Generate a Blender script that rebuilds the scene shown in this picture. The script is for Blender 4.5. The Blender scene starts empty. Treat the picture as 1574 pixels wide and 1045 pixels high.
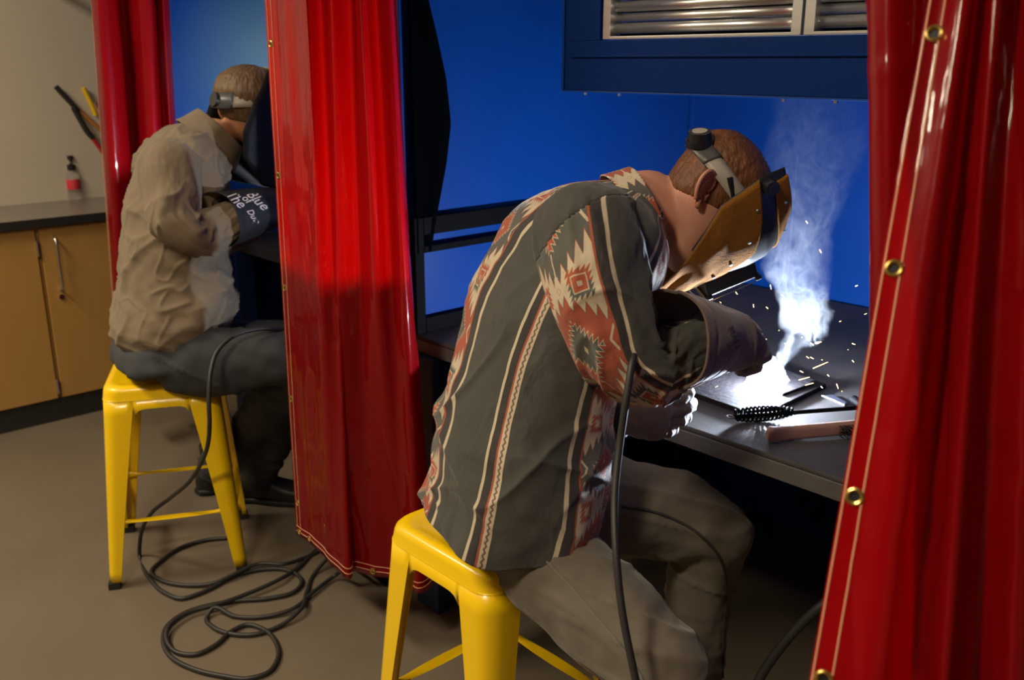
import bpy, bmesh, math, random
import numpy as np
from mathutils import Vector, Matrix

S = bpy.context.scene
COL = S.collection
random.seed(7)

# ------------------------------------------------------------------ camera
W, H = 1574, 1045
FPX = 1445.0
PITCH, AZ, CAMH = math.radians(16.5), math.radians(47.3), 1.5
F = np.array([math.cos(AZ) * math.cos(PITCH), math.sin(AZ) * math.cos(PITCH), -math.sin(PITCH)])
R = np.array([math.sin(AZ), -math.cos(AZ), 0.0])
U = np.cross(R, F)
CAM = np.array([0.0, 0.0, CAMH])
cam = bpy.data.cameras.new('camera')
cam.sensor_width = 36.0
cam.lens = 36.0 * FPX / W
cam.dof.use_dof = True
cam.dof.focus_distance = 1.78
cam.dof.aperture_fstop = 5.0
cam_o = bpy.data.objects.new('camera', cam)
COL.objects.link(cam_o)
m = Matrix.Identity(4)
for i in range(3):
    m[i][0], m[i][1], m[i][2], m[i][3] = R[i], U[i], -F[i], CAM[i]
cam_o.matrix_world = m
S.camera = cam_o

# ------------------------------------------------------------------ light and exposure
S.view_settings.view_transform = 'Standard'
S.view_settings.look = 'None'
S.view_settings.exposure = 0.0
S.view_settings.gamma = 1.0
S.view_settings.use_curve_mapping = False

world = bpy.data.worlds.new('world')
S.world = world
world.use_nodes = True
world.node_tree.nodes['Background'].inputs[0].default_value = (1.0, 0.86, 0.70, 1)
world.node_tree.nodes['Background'].inputs[1].default_value = 0.02


def area_light(name, loc, sx, sy, power, color, target=None):
    l = bpy.data.lights.new(name, 'AREA')
    l.shape = 'RECTANGLE'
    l.size, l.size_y = sx, sy
    l.energy = power
    l.color = color
    o = bpy.data.objects.new(name, l)
    COL.objects.link(o)
    o.location = loc
    if target is not None:
        o.rotation_euler = (Vector(target) - Vector(loc)).to_track_quat('-Z', 'Y').to_euler()
    return o


WARM = (1.0, 0.84, 0.62)
area_light('ceiling_light_aisle_end', (-0.6, 3.4, 2.95), 0.30, 1.2, 84, WARM)
area_light('ceiling_light_aisle_near', (-0.62, 0.80, 2.75), 0.6, 0.22, 50, WARM)
area_light('ceiling_light_aisle_far', (-1.0, 2.1, 3.0), 0.30, 1.0, 16, WARM)


def arc_light(name, loc, power, color, radius=0.012):
    l = bpy.data.lights.new(name, 'POINT')
    l.energy = power
    l.color = color
    l.shadow_soft_size = radius
    o = bpy.data.objects.new(name, l)
    COL.objects.link(o)
    o.location = loc
    return o


_d = F + R * (1178 - W / 2) / FPX - U * (597 - H / 2) / FPX
ARC1 = CAM + _d * ((0.818 - CAMH) / _d[2])
ARC2 = np.array([1.50, 2.55, 1.055])
arc_light('welding_arc_light', tuple(ARC1 + np.array([0, 0, 0.008])), 60, (0.72, 0.83, 1.0))
arc_light('welding_arc_light_far', tuple(ARC2), 62, (0.85, 0.92, 1.0))


# ------------------------------------------------------------------ helpers
def ray(u, v):
    return F + R * (u - W / 2) / FPX - U * (v - H / 2) / FPX


def P(u, v, t):
    return CAM + ray(u, v) * t


def on(u, v, axis, val):
    d = ray(u, v)
    return CAM + d * ((val - CAM[axis]) / d[axis])


def nrm(v):
    v = np.asarray(v, float)
    return v / (np.linalg.norm(v) + 1e-12)


def _hash(ix, iy, iz):
    n = (ix.astype(np.uint32) * np.uint32(374761393) + iy.astype(np.uint32) * np.uint32(668265263)
         + iz.astype(np.uint32) * np.uint32(2246822519))
    n = (n ^ (n >> np.uint32(13))) * np.uint32(1274126177)
    n = n ^ (n >> np.uint32(16))
    return (n & np.uint32(0xffffff)).astype(np.float64) / 0xffffff * 2 - 1


def vnoise(p):
    p = np.asarray(p, float)
    i = np.floor(p).astype(np.int64)
    f = p - i
    f = f * f * f * (f * (f * 6 - 15) + 10)
    r = 0
    for dx in (0, 1):
        for dy in (0, 1):
            for dz in (0, 1):
                w = (f[..., 0] if dx else 1 - f[..., 0]) * (f[..., 1] if dy else 1 - f[..., 1]) * (f[..., 2] if dz else 1 - f[..., 2])
                r = r + w * _hash(i[..., 0] + dx, i[..., 1] + dy, i[..., 2] + dz)
    return r


def fbm(p, oct=3):
    r, a = 0, 1.0
    for k in range(oct):
        r = r + a * vnoise(np.asarray(p) * 2 ** k + 17.3 * k)
        a *= 0.5
    return r


def ridge(p, sharp=1.0):
    return (1 - np.minimum(1, np.abs(vnoise(p)) * 2.2)) ** sharp


def catmull(ts, vals, t):
    ts, vals = np.asarray(ts, float), np.asarray(vals, float)
    if vals.ndim == 1:
        vals = vals[:, None]
    m_ = np.gradient(vals, ts, axis=0) if len(ts) > 2 else np.repeat((vals[1:] - vals[:1]) / (ts[1] - ts[0]), 2, axis=0)
    k = np.clip(np.searchsorted(ts, t, side='right') - 1, 0, len(ts) - 2)
    h = (ts[k + 1] - ts[k])[:, None]
    x = ((t - ts[k]) / h[:, 0])[:, None]
    return ((2 * x ** 3 - 3 * x ** 2 + 1) * vals[k] + (x ** 3 - 2 * x ** 2 + x) * h * m_[k]
            + (-2 * x ** 3 + 3 * x ** 2) * vals[k + 1] + (x ** 3 - x ** 2) * h * m_[k + 1])


def path(pts, n):
    pts = np.asarray(pts, float)
    d = np.concatenate([[0], np.cumsum(np.linalg.norm(np.diff(pts, axis=0), axis=1) + 1e-9)])
    return catmull(d, pts, np.linspace(0, d[-1], n))


def SEC(c, A, B, a, bf, bb=None, n=2.0):
    return np.concatenate([np.asarray(c, float), nrm(A), nrm(B), [a, bf, bf if bb is None else bb, n]])


def loft(secs, nu, nv):
    secs = np.asarray(secs)
    d = np.concatenate([[0], np.cumsum(np.linalg.norm(np.diff(secs[:, :3], axis=0), axis=1) + 1e-6)])
    t = np.linspace(0, d[-1], nv)
    q = catmull(d, secs, t)
    th = -math.pi + 2 * math.pi * np.arange(nu) / nu
    A = q[:, 3:6] / np.linalg.norm(q[:, 3:6], axis=1)[:, None]
    B = q[:, 6:9] / np.linalg.norm(q[:, 6:9], axis=1)[:, None]
    a, bf, bb, n = (np.maximum(q[:, k], 1e-4)[:, None] for k in (9, 10, 11, 12))
    s, c = np.sin(th)[None, :], np.cos(th)[None, :]
    ss = np.sign(s) * np.abs(s) ** (2 / n)
    cc = np.sign(c) * np.abs(c) ** (2 / n)
    b = np.where(c > 0, bb, bf)
    V = q[:, None, :3] + A[:, None, :] * (a * ss)[..., None] - B[:, None, :] * (b * cc)[..., None]
    return V, th / (2 * math.pi), t


def tube(pts, ra, rb=None, hint=(0, 0, 1), nu=24, nv=40, n=2.0):
    pts = np.asarray(pts, float)
    ra = np.broadcast_to(ra, (len(pts),))
    rb = ra if rb is None else np.broadcast_to(rb, (len(pts),))
    tg = np.gradient(pts, axis=0)
    secs = []
    prev = np.asarray(hint, float)
    for p, t_, a, b in zip(pts, tg, ra, rb):
        t_ = nrm(t_)
        B = nrm(prev - t_ * (prev @ t_))
        prev = B
        secs.append(SEC(p, np.cross(t_, B), B, a, b, b, n))
    return loft(secs, nu, nv)


def gnormal(V, closed=True):
    if closed:
        du = np.roll(V, -1, axis=1) - np.roll(V, 1, axis=1)
    else:
        du = np.gradient(V, axis=1)
    dv = np.gradient(V, axis=0)
    n = np.cross(du, dv)
    return n / (np.linalg.norm(n, axis=2)[..., None] + 1e-12)


def gmesh(V, closed=True, cap0=False, cap1=False, u=None, v=None, flip=False, keep=None):
    """grid -> (verts, faces, uvs per corner)"""
    nv, nu = V.shape[:2]
    verts = V.reshape(-1, 3)
    cols = nu if closed else nu - 1
    i, j = np.meshgrid(np.arange(nv - 1), np.arange(cols), indexing='ij')
    if keep is not None:
        sel = keep[:nv - 1, :cols]
        i, j = i[sel], j[sel]
    i, j = i.ravel(), j.ravel()
    j2 = (j + 1) % nu
    f = np.stack([i * nu + j, i * nu + j2, (i + 1) * nu + j2, (i + 1) * nu + j], axis=1)
    uv = None
    if u is not None:
        u = np.asarray(u)
        if u.ndim == 1:
            us = np.append(u, 2 * u[-1] - u[-2]) if closed else u
            ua, ub = us[j], us[j + 1]
        uv = np.stack([np.stack([ua, v[i]], 1), np.stack([ub, v[i]], 1), np.stack([ub, v[i + 1]], 1), np.stack([ua, v[i + 1]], 1)], axis=1)
    faces = f.tolist()
    if flip:
        faces = [q[::-1] for q in faces]
        if uv is not None:
            uv = uv[:, ::-1]
    extra = []
    vl = [verts]
    nb = len(verts)
    for cap, row in ((cap0, 0), (cap1, nv - 1)):
        if cap:
            vl.append(V[row].mean(axis=0)[None])
            for a in range(nu):
                b = (a + 1) % nu
                t = [row * nu + b, row * nu + a, nb] if row == 0 else [row * nu + a, row * nu + b, nb]
                extra.append(t[::-1] if flip else t)
            nb += 1
    return np.concatenate(vl), faces + extra, uv


def make(name, verts, faces, mat=None, parent=None, uv=None, smooth=True, attrs=None):
    me = bpy.data.meshes.new(name)
    verts = np.asarray(verts, float)
    if parent is not None:
        verts = verts - ORG(parent)
    me.from_pydata(verts.tolist(), [], faces)
    if uv is not None:
        l = me.uv_layers.new(name='UVMap')
        flat = np.zeros((len(me.loops), 2))
        flat[:uv.size // 2] = uv.reshape(-1, 2)
        l.data.foreach_set('uv', flat.ravel())
    if smooth:
        me.polygons.foreach_set('use_smooth', [True] * len(me.polygons))
    me.update()
    return link(name, me, mat, parent)


def ORG(o):
    p = np.zeros(3)
    while o is not None:
        p += np.array(o.location)
        o = o.parent
    return p


def link(name, me, mat=None, parent=None):
    o = bpy.data.objects.new(name, me)
    COL.objects.link(o)
    if mat is not None:
        me.materials.clear()
        me.materials.append(mat)
    if parent is not None:
        o.parent = parent
    return o


def thing(name, label, cat, loc=(0, 0, 0), group=None, rz=0.0):
    o = bpy.data.objects.new(name, None)
    o.empty_display_size = 0.05
    COL.objects.link(o)
    o.location = tuple(loc)
    o.rotation_euler = (0, 0, rz)
    return tag(o, label, cat, group)


def tag(o, label, cat, group=None, kind=None):
    o['label'] = label
    o['category'] = cat
    if group:
        o['group'] = group
    if kind:
        o['kind'] = kind
    return o


def structure(o, label=None):
    o['kind'] = 'structure'
    if label:
        o['label'] = label
    return o


class MB:
    """collects simple solids into one mesh"""
    def __init__(s):
        s.v, s.f = [], []

    def add(s, v, f):
        b = len(s.v)
        s.v += [tuple(map(float, p)) for p in v]
        s.f += [tuple(i + b for i in q) for q in f]
        return s

    def box(s, lo, hi, ax=None, o=(0, 0, 0)):
        lo, hi = np.asarray(lo, float), np.asarray(hi, float)
        c = np.array([[x, y, z] for z in (lo[2], hi[2]) for y in (lo[1], hi[1]) for x in (lo[0], hi[0])])
        if ax is not None:
            c = np.asarray(o) + c[:, :1] * ax[0] + c[:, 1:2] * ax[1] + c[:, 2:] * ax[2]
        return s.add(c, [(0, 2, 3, 1), (4, 5, 7, 6), (0, 1, 5, 4), (2, 6, 7, 3), (0, 4, 6, 2), (1, 3, 7, 5)])

    def tube(s, pts, r, nu=10, nv=None, hint=(0, 0, 1), caps=True):
        V, u, v = tube(pts, r, None, hint, nu, nv or max(2, len(pts)))
        vv, ff, _ = gmesh(V, True, caps, caps)
        return s.add(vv, ff)

    def rod(s, a, b, r, nu=12, r2=None):
        a, b = np.asarray(a, float), np.asarray(b, float)
        d = nrm(b - a)
        h = np.array([0, 0, 1.0]) if abs(d[2]) < 0.9 else np.array([1.0, 0, 0])
        A = nrm(np.cross(d, h))
        B = np.cross(d, A)
        V, _, _ = loft([SEC(a, A, B, r, r), SEC(b, A, B, r if r2 is None else r2, r if r2 is None else r2)], nu, 2)
        vv, ff, _ = gmesh(V, True, True, True, flip=True)
        return s.add(vv, ff)

    def torus(s, c, axis, r, tr, nu=24, nv=10):
        c, axis = np.asarray(c, float), nrm(axis)
        h = np.array([0, 0, 1.0]) if abs(axis[2]) < 0.9 else np.array([1.0, 0, 0])
        A = nrm(np.cross(axis, h))
        B = np.cross(axis, A)
        vs, fs = [], []
        for i in range(nu):
            a = 2 * math.pi * i / nu
            e = A * math.cos(a) + B * math.sin(a)
            for j in range(nv):
                b = 2 * math.pi * j / nv
                vs.append(c + e * (r + tr * math.cos(b)) + axis * tr * math.sin(b))
                fs.append((i * nv + j, ((i + 1) % nu) * nv + j, ((i + 1) % nu) * nv + (j + 1) % nv, i * nv + (j + 1) % nv))
        return s.add(vs, fs)

    def grid(s, V, closed=True, cap0=False, cap1=False, flip=False):
        v, f, _ = gmesh(V, closed, cap0, cap1, flip=flip)
        return s.add(v, f)

    def build(s, name, mat, parent=None, smooth=False, bevel=0.0, bseg=2):
        o = make(name, np.array(s.v), s.f, mat, parent, None, smooth)
        if bevel:
            b = o.modifiers.new('bevel', 'BEVEL')
            b.width = bevel
            b.segments = bseg
            b.limit_method = 'ANGLE'
            b.angle_limit = math.radians(40)
        if smooth:
            sharp(o.data)
        return o


def sharp(me, deg=42):
    bm = bmesh.new()
    bm.from_mesh(me)
    bmesh.ops.recalc_face_normals(bm, faces=bm.faces)
    lim = math.radians(deg)
    for e in bm.edges:
        if len(e.link_faces) == 2:
            e.smooth = e.calc_face_angle(0) < lim
    bm.to_mesh(me)
    bm.free()


def fixnormals(me):
    bm = bmesh.new()
    bm.from_mesh(me)
    bmesh.ops.recalc_face_normals(bm, faces=bm.faces)
    bm.to_mesh(me)
    bm.free()


def voxel_union(mb, voxel, smooth=4, factor=0.5):
    """fuse overlapping solids into one continuous surface; returns (verts, faces)"""
    me = bpy.data.meshes.new('tmp')
    me.from_pydata(mb.v, [], mb.f)
    fixnormals(me)
    o = bpy.data.objects.new('tmp', me)
    COL.objects.link(o)
    r = o.modifiers.new('r', 'REMESH')
    r.mode = 'VOXEL'
    r.voxel_size = voxel
    if smooth:
        s = o.modifiers.new('s', 'SMOOTH')
        s.iterations = smooth
        s.factor = factor
    dg = bpy.context.evaluated_depsgraph_get()
    e = o.evaluated_get(dg).to_mesh()
    n = len(e.vertices)
    v = np.zeros(n * 3)
    e.vertices.foreach_get('co', v)
    nn = np.zeros(n * 3)
    e.vertices.foreach_get('normal', nn)
    f = [tuple(p.vertices) for p in e.polygons]
    o.evaluated_get(dg).to_mesh_clear()
    bpy.data.objects.remove(o)
    bpy.data.meshes.remove(me)
    return v.reshape(-1, 3), f, nn.reshape(-1, 3)


def box_thing(name, label, cat, lo, hi, mat, bevel=0.003):
    return tag(MB().box(lo, hi).build(name, mat, None, bevel=bevel), label, cat)


def solidify(o, th, offset=-1):
    m_ = o.modifiers.new('solid', 'SOLIDIFY')
    m_.thickness = th
    m_.offset = offset
    return o

# ------------------------------------------------------------------ materials
class X:
    """a node socket with arithmetic"""
    def __init__(s, t, k):
        s.t, s.k = t, k

    def op(s, o, *a, clamp=False):
        n = s.t.nodes.new('ShaderNodeMath')
        n.operation = o
        n.use_clamp = clamp
        for i, q in enumerate((s,) + a):
            if isinstance(q, X):
                s.t.links.new(q.k, n.inputs[i])
            else:
                n.inputs[i].default_value = float(q)
        return X(s.t, n.outputs[0])

    def const(s, v):
        n = s.t.nodes.new('ShaderNodeValue')
        n.outputs[0].default_value = v
        return X(s.t, n.outputs[0])

    def __add__(s, o): return s.op('ADD', o)
    def __radd__(s, o): return s.op('ADD', o)
    def __sub__(s, o): return s.op('SUBTRACT', o)
    def __rsub__(s, o): return s.const(o).op('SUBTRACT', s)
    def __mul__(s, o): return s.op('MULTIPLY', o)
    def __rmul__(s, o): return s.op('MULTIPLY', o)
    def __truediv__(s, o): return s.op('DIVIDE', o)
    def abs(s): return s.op('ABSOLUTE')
    def lt(s, o): return s.op('LESS_THAN', o)
    def gt(s, o): return s.op('GREATER_THAN', o)
    def frac(s): return s.op('FRACT')
    def round(s): return s.op('ROUND')
    def floor(s): return s.op('FLOOR')
    def min(s, o): return s.op('MINIMUM', o)
    def max(s, o): return s.op('MAXIMUM', o)
    def inside(s, a, b): return s.gt(a) * s.lt(b)
    def tri(s, period): return (s / period).op('FRACT').__sub__(0.5).abs() * 2.0


def mixc(t, fac, a, b):
    n = t.nodes.new('ShaderNodeMix')
    n.data_type = 'RGBA'
    if isinstance(fac, X):
        t.links.new(fac.k, n.inputs[0])
    else:
        n.inputs[0].default_value = fac
    for q, i in ((a, 6), (b, 7)):
        if isinstance(q, tuple):
            n.inputs[i].default_value = (*q, 1)
        else:
            t.links.new(q, n.inputs[i])
    return n.outputs[2]


def noise_tex(t, vec, scale, detail=3, rough=0.5, dist=0.0):
    n = t.nodes.new('ShaderNodeTexNoise')
    n.inputs['Scale'].default_value = scale
    n.inputs['Detail'].default_value = detail
    n.inputs['Roughness'].default_value = rough
    n.inputs['Distortion'].default_value = dist
    if vec is not None:
        t.links.new(vec, n.inputs['Vector'])
    return X(t, n.outputs[0])


def coords(t, kind='Object', scale=(1, 1, 1), rot=(0, 0, 0)):
    c = t.nodes.new('ShaderNodeTexCoord')
    m_ = t.nodes.new('ShaderNodeMapping')
    m_.inputs['Scale'].default_value = scale
    m_.inputs['Rotation'].default_value = rot
    t.links.new(c.outputs[kind], m_.inputs[0])
    return m_.outputs[0]


def mat(name, color, rough=0.5, metal=0.0, vary=0.0, vscale=8, bump=0.0, bscale=60, spec=0.5, coat=0.0, kind='Object',
        stretch=(1, 1, 1), dark=None, rvary=0.0, sheen=0.0, bdetail=3, emission=None, estr=0.0):
    m_ = bpy.data.materials.new(name)
    m_.use_nodes = True
    t = m_.node_tree
    b = t.nodes['Principled BSDF']
    b.inputs['Base Color'].default_value = (*color, 1)
    b.inputs['Roughness'].default_value = rough
    b.inputs['Metallic'].default_value = metal
    b.inputs['Specular IOR Level'].default_value = spec
    b.inputs['Coat Weight'].default_value = coat
    b.inputs['Coat Roughness'].default_value = 0.08
    b.inputs['Sheen Weight'].default_value = sheen
    if emission:
        b.inputs['Emission Color'].default_value = (*emission, 1)
        b.inputs['Emission Strength'].default_value = estr
    co = coords(t, kind, stretch)
    if vary or rvary:
        n = noise_tex(t, co, vscale, 5, 0.6)
        k = (n - 0.5) * 2.2
        k = (k * 0.5 + 0.5).op('MULTIPLY', 1.0, clamp=True)
        if vary:
            d = dark or tuple(c * (1 - vary) for c in color)
            l = color if dark else tuple(min(1, c * (1 + vary)) for c in color)
            t.links.new(mixc(t, k, d, l), b.inputs['Base Color'])
        if rvary:
            t.links.new((k * rvary + (rough - rvary / 2)).k, b.inputs['Roughness'])
    if bump:
        n2 = noise_tex(t, co, bscale, bdetail, 0.55)
        bn = t.nodes.new('ShaderNodeBump')
        bn.inputs['Strength'].default_value = bump
        bn.inputs['Distance'].default_value = 0.01
        t.links.new(n2.k, bn.inputs['Height'])
        t.links.new(bn.outputs[0], b.inputs['Normal'])
    return m_


M = {}
M['beige'] = mat('beige_wall_paint', (0.50, 0.44, 0.35), 0.7, vary=0.04, vscale=2, bump=0.06, bscale=160)
M['floor'] = mat('sealed_concrete', (0.155, 0.125, 0.088), 0.38, vary=0.22, vscale=1.6, bump=0.04, bscale=40, rvary=0.22)
M['blue'] = mat('blue_wall_paint', (0.001, 0.034, 0.190), 0.36, vary=0.08, vscale=3, bump=0.02, bscale=30, rvary=0.12, spec=0.28)
M['blue2'] = mat('blue_hood_paint', (0.0006, 0.020, 0.125), 0.45, vary=0.08, vscale=3, rvary=0.12, spec=0.10)
M['navy'] = mat('navy_machine_paint', (0.004, 0.018, 0.085), 0.45, vary=0.1, vscale=6)
M['ceil'] = mat('white_ceiling', (0.6, 0.58, 0.54), 0.8, vary=0.03)
M['yellow'] = mat('yellow_powder_coat', (0.92, 0.60, 0.001), 0.30, vary=0.05, vscale=5, bump=0.015, bscale=220, coat=0.25)
M['yellow_bar'] = mat('yellow_bar_coat', (0.88, 0.57, 0.001), 0.34, vary=0.05, vscale=7)
M['rubber'] = mat('black_rubber', (0.012, 0.012, 0.012), 0.6, vary=0.2)
M['black'] = mat('black_plastic', (0.010, 0.010, 0.012), 0.42, vary=0.15, rvary=0.15)
M['black_steel'] = mat('black_painted_steel', (0.0015, 0.0016, 0.002), 0.7, vary=0.2, vscale=9, spec=0.06)
M['steel'] = mat('bench_steel', (0.150, 0.142, 0.138), 0.5, 0.3, vary=0.30, vscale=7, bump=0.05, bscale=90, rvary=0.25)
M['bench_top'] = mat('worn_bench_top', (0.072, 0.066, 0.064), 0.62, 0.0, spec=0.25, vary=0.35, vscale=8, bump=0.06, bscale=90, rvary=0.2)
M['plate'] = mat('mill_scale_plate', (0.016, 0.014, 0.0155), 0.7, 0.0, spec=0.08, vary=0.35, vscale=14, bump=0.12, bscale=70)
M['zinc'] = mat('galvanised_steel', (0.70, 0.70, 0.69), 0.34, 1.0, vary=0.12, vscale=6, rvary=0.12, stretch=(1, 0.1, 6))
M['chrome'] = mat('brushed_chrome', (0.62, 0.62, 0.62), 0.25, 1.0, vary=0.05)
M['brass'] = mat('brass_eyelet', (0.62, 0.43, 0.12), 0.28, 1.0, vary=0.15, vscale=40)
M['thread'] = mat('pale_thread', (0.75, 0.38, 0.22), 0.7, vary=0.1, vscale=60)
M['maple'] = mat('maple_laminate', (0.43, 0.235, 0.065), 0.42, vary=0.10, vscale=5, stretch=(6, 6, 0.6))
M['kick'] = mat('black_toe_kick', (0.018, 0.016, 0.014), 0.55, vary=0.1)
M['counter'] = mat('grey_laminate_counter', (0.16, 0.14, 0.115), 0.32, vary=0.1, vscale=30)
M['counter_edge'] = mat('black_counter_edge', (0.02, 0.019, 0.018), 0.4, vary=0.1)
M['khaki'] = mat('khaki_twill', (0.175, 0.130, 0.078), 0.85, vary=0.08, vscale=9, bump=0.10, bscale=260, sheen=0.15)
M['denim'] = mat('grey_denim', (0.125, 0.106, 0.076), 0.85, vary=0.26, vscale=9, bump=0.14, bscale=420, sheen=0.2)
M['denim_dark'] = mat('dark_denim', (0.035, 0.038, 0.042), 0.85, vary=0.2, vscale=9, bump=0.12, bscale=300)
M['denim_blue'] = mat('blue_denim', (0.028, 0.040, 0.065), 0.85, vary=0.2, vscale=9, bump=0.12, bscale=300)
M['boot'] = mat('black_boot_leather', (0.012, 0.011, 0.010), 0.45, vary=0.2, bump=0.08, bscale=80)
M['glove'] = mat('grey_brown_suede', (0.135, 0.092, 0.074), 0.9, vary=0.16, vscale=16, bump=0.16, bscale=170, sheen=0.3)
M['glove_dark'] = mat('black_glove_leather', (0.006, 0.006, 0.008), 0.75, vary=0.2, bump=0.15, bscale=120)
M['leather'] = mat('tan_suede_leather', (0.30, 0.125, 0.018), 0.9, vary=0.25, vscale=20, bump=0.35, bscale=330, spec=0.1)
M['leather_in'] = mat('brown_leather_lining', (0.16, 0.085, 0.035), 0.85, vary=0.2, vscale=20, bump=0.2, bscale=200)
M['shell'] = mat('black_fibre_shell', (0.016, 0.015, 0.018), 0.38, vary=0.2, vscale=14, bump=0.03, bscale=90)
M['band'] = mat('grey_headband_plastic', (0.36, 0.33, 0.28), 0.45, vary=0.06, vscale=10)
M['band_dark'] = mat('dark_grey_sleeve_plastic', (0.07, 0.07, 0.065), 0.4, vary=0.1)
M['cable'] = mat('black_rubber_cable', (0.022, 0.021, 0.020), 0.5, vary=0.15, vscale=20)
M['wood'] = mat('worn_wood_handle', (0.36, 0.19, 0.13), 0.6, vary=0.25, vscale=14, bump=0.1, bscale=60, stretch=(1, 5, 5))
M['grip_black'] = mat('black_rubber_grip', (0.012, 0.012, 0.012), 0.6, vary=0.1)
M['tool_red'] = mat('red_tool_enamel', (0.42, 0.02, 0.015), 0.4, vary=0.1)
M['tool_orange'] = mat('orange_tool_handle', (0.42, 0.17, 0.03), 0.55, vary=0.15)
M['tool_yellow'] = mat('yellow_tool_grip', (0.72, 0.46, 0.01), 0.45, vary=0.08)
M['apron_cloth'] = mat('black_heavy_cloth', (0.0008, 0.0009, 0.0016), 0.95, vary=0.2, spec=0.02)  # near-black colour stands in for the shadow on the partition
M['text_white'] = mat('white_print', (0.72, 0.62, 0.56), 0.7, vary=0.05)
M['text_dark'] = mat('dark_stamp_ink', (0.045, 0.035, 0.04), 0.8, vary=0.1)
M['label_red'] = mat('red_label', (0.55, 0.03, 0.05), 0.5, vary=0.1)


def skin_mat(name, color, red):
    m_ = mat(name, color, 0.55, vary=0.10, vscale=22, bump=0.08, bscale=240, dark=red)
    b = m_.node_tree.nodes['Principled BSDF']
    b.inputs['Subsurface Weight'].default_value = 0.12
    b.inputs['Subsurface Radius'].default_value = (0.012, 0.004, 0.002)
    b.inputs['Subsurface Scale'].default_value = 0.6
    return m_


M['skin'] = skin_mat('fair_skin', (0.56, 0.29, 0.19), (0.48, 0.20, 0.13))
M['skin2'] = skin_mat('tanned_skin', (0.42, 0.19, 0.10), (0.36, 0.15, 0.075))


def hair_mat(name, c1, c2):
    m_ = mat(name, c2, 0.55, vary=0.3, vscale=60, bump=0.5, bscale=130, dark=c1, stretch=(1, 1, 0.25))
    return m_


M['hair'] = hair_mat('auburn_hair', (0.060, 0.019, 0.006), (0.23, 0.080, 0.021))
M['hair2'] = hair_mat('brown_hair', (0.055, 0.028, 0.010), (0.20, 0.115, 0.045))


def vinyl():
    m_ = bpy.data.materials.new('red_welding_vinyl')
    m_.use_nodes = True
    t = m_.node_tree
    b = t.nodes['Principled BSDF']
    out = t.nodes['Material Output']
    co = coords(t, 'Object')
    n = noise_tex(t, co, 2.5, 4, 0.5)
    t.links.new(mixc(t, n, (0.19, 0.0016, 0.004), (0.245, 0.003, 0.007)), b.inputs['Base Color'])
    b.inputs['Roughness'].default_value = 0.30
    b.inputs['Specular IOR Level'].default_value = 0.08
    b.inputs['Coat Weight'].default_value = 0.75
    b.inputs['Coat Roughness'].default_value = 0.06
    bn = t.nodes.new('ShaderNodeBump')
    bn.inputs['Strength'].default_value = 0.11
    bn.inputs['Distance'].default_value = 0.02
    n2 = noise_tex(t, coords(t, 'Object', (1, 1, 0.35)), 26, 2, 0.5)
    t.links.new(n2.k, bn.inputs['Height'])
    t.links.new(bn.outputs[0], b.inputs['Normal'])
    t.links.new(bn.outputs[0], b.inputs['Coat Normal'])
    tr = t.nodes.new('ShaderNodeBsdfTranslucent')
    tr.inputs['Color'].default_value = (0.92, 0.026, 0.018, 1)
    mx = t.nodes.new('ShaderNodeMixShader')
    mx.inputs[0].default_value = 0.42
    t.links.new(b.outputs[0], mx.inputs[1])
    t.links.new(tr.outputs[0], mx.inputs[2])
    t.links.new(mx.outputs[0], out.inputs['Surface'])
    return m_


M['vinyl'] = vinyl()


def glass(name, color, rough=0.05):
    m_ = bpy.data.materials.new(name)
    m_.use_nodes = True
    b = m_.node_tree.nodes['Principled BSDF']
    b.inputs['Base Color'].default_value = (*color, 1)
    b.inputs['Roughness'].default_value = rough
    b.inputs['Transmission Weight'].default_value = 0.9
    b.inputs['IOR'].default_value = 1.3
    return m_


M['clear'] = glass('clear_plastic', (0.92, 0.90, 0.88))


def emit(name, color, strength):
    m_ = bpy.data.materials.new(name)
    m_.use_nodes = True
    b = m_.node_tree.nodes['Principled BSDF']
    b.inputs['Base Color'].default_value = (0, 0, 0, 1)
    b.inputs['Emission Color'].default_value = (*color, 1)
    b.inputs['Emission Strength'].default_value = strength
    return m_


M['arc'] = emit('arc_plasma', (0.93, 0.95, 1.0), 30)
M['spark'] = emit('hot_spark', (1.0, 0.62, 0.25), 7)


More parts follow.
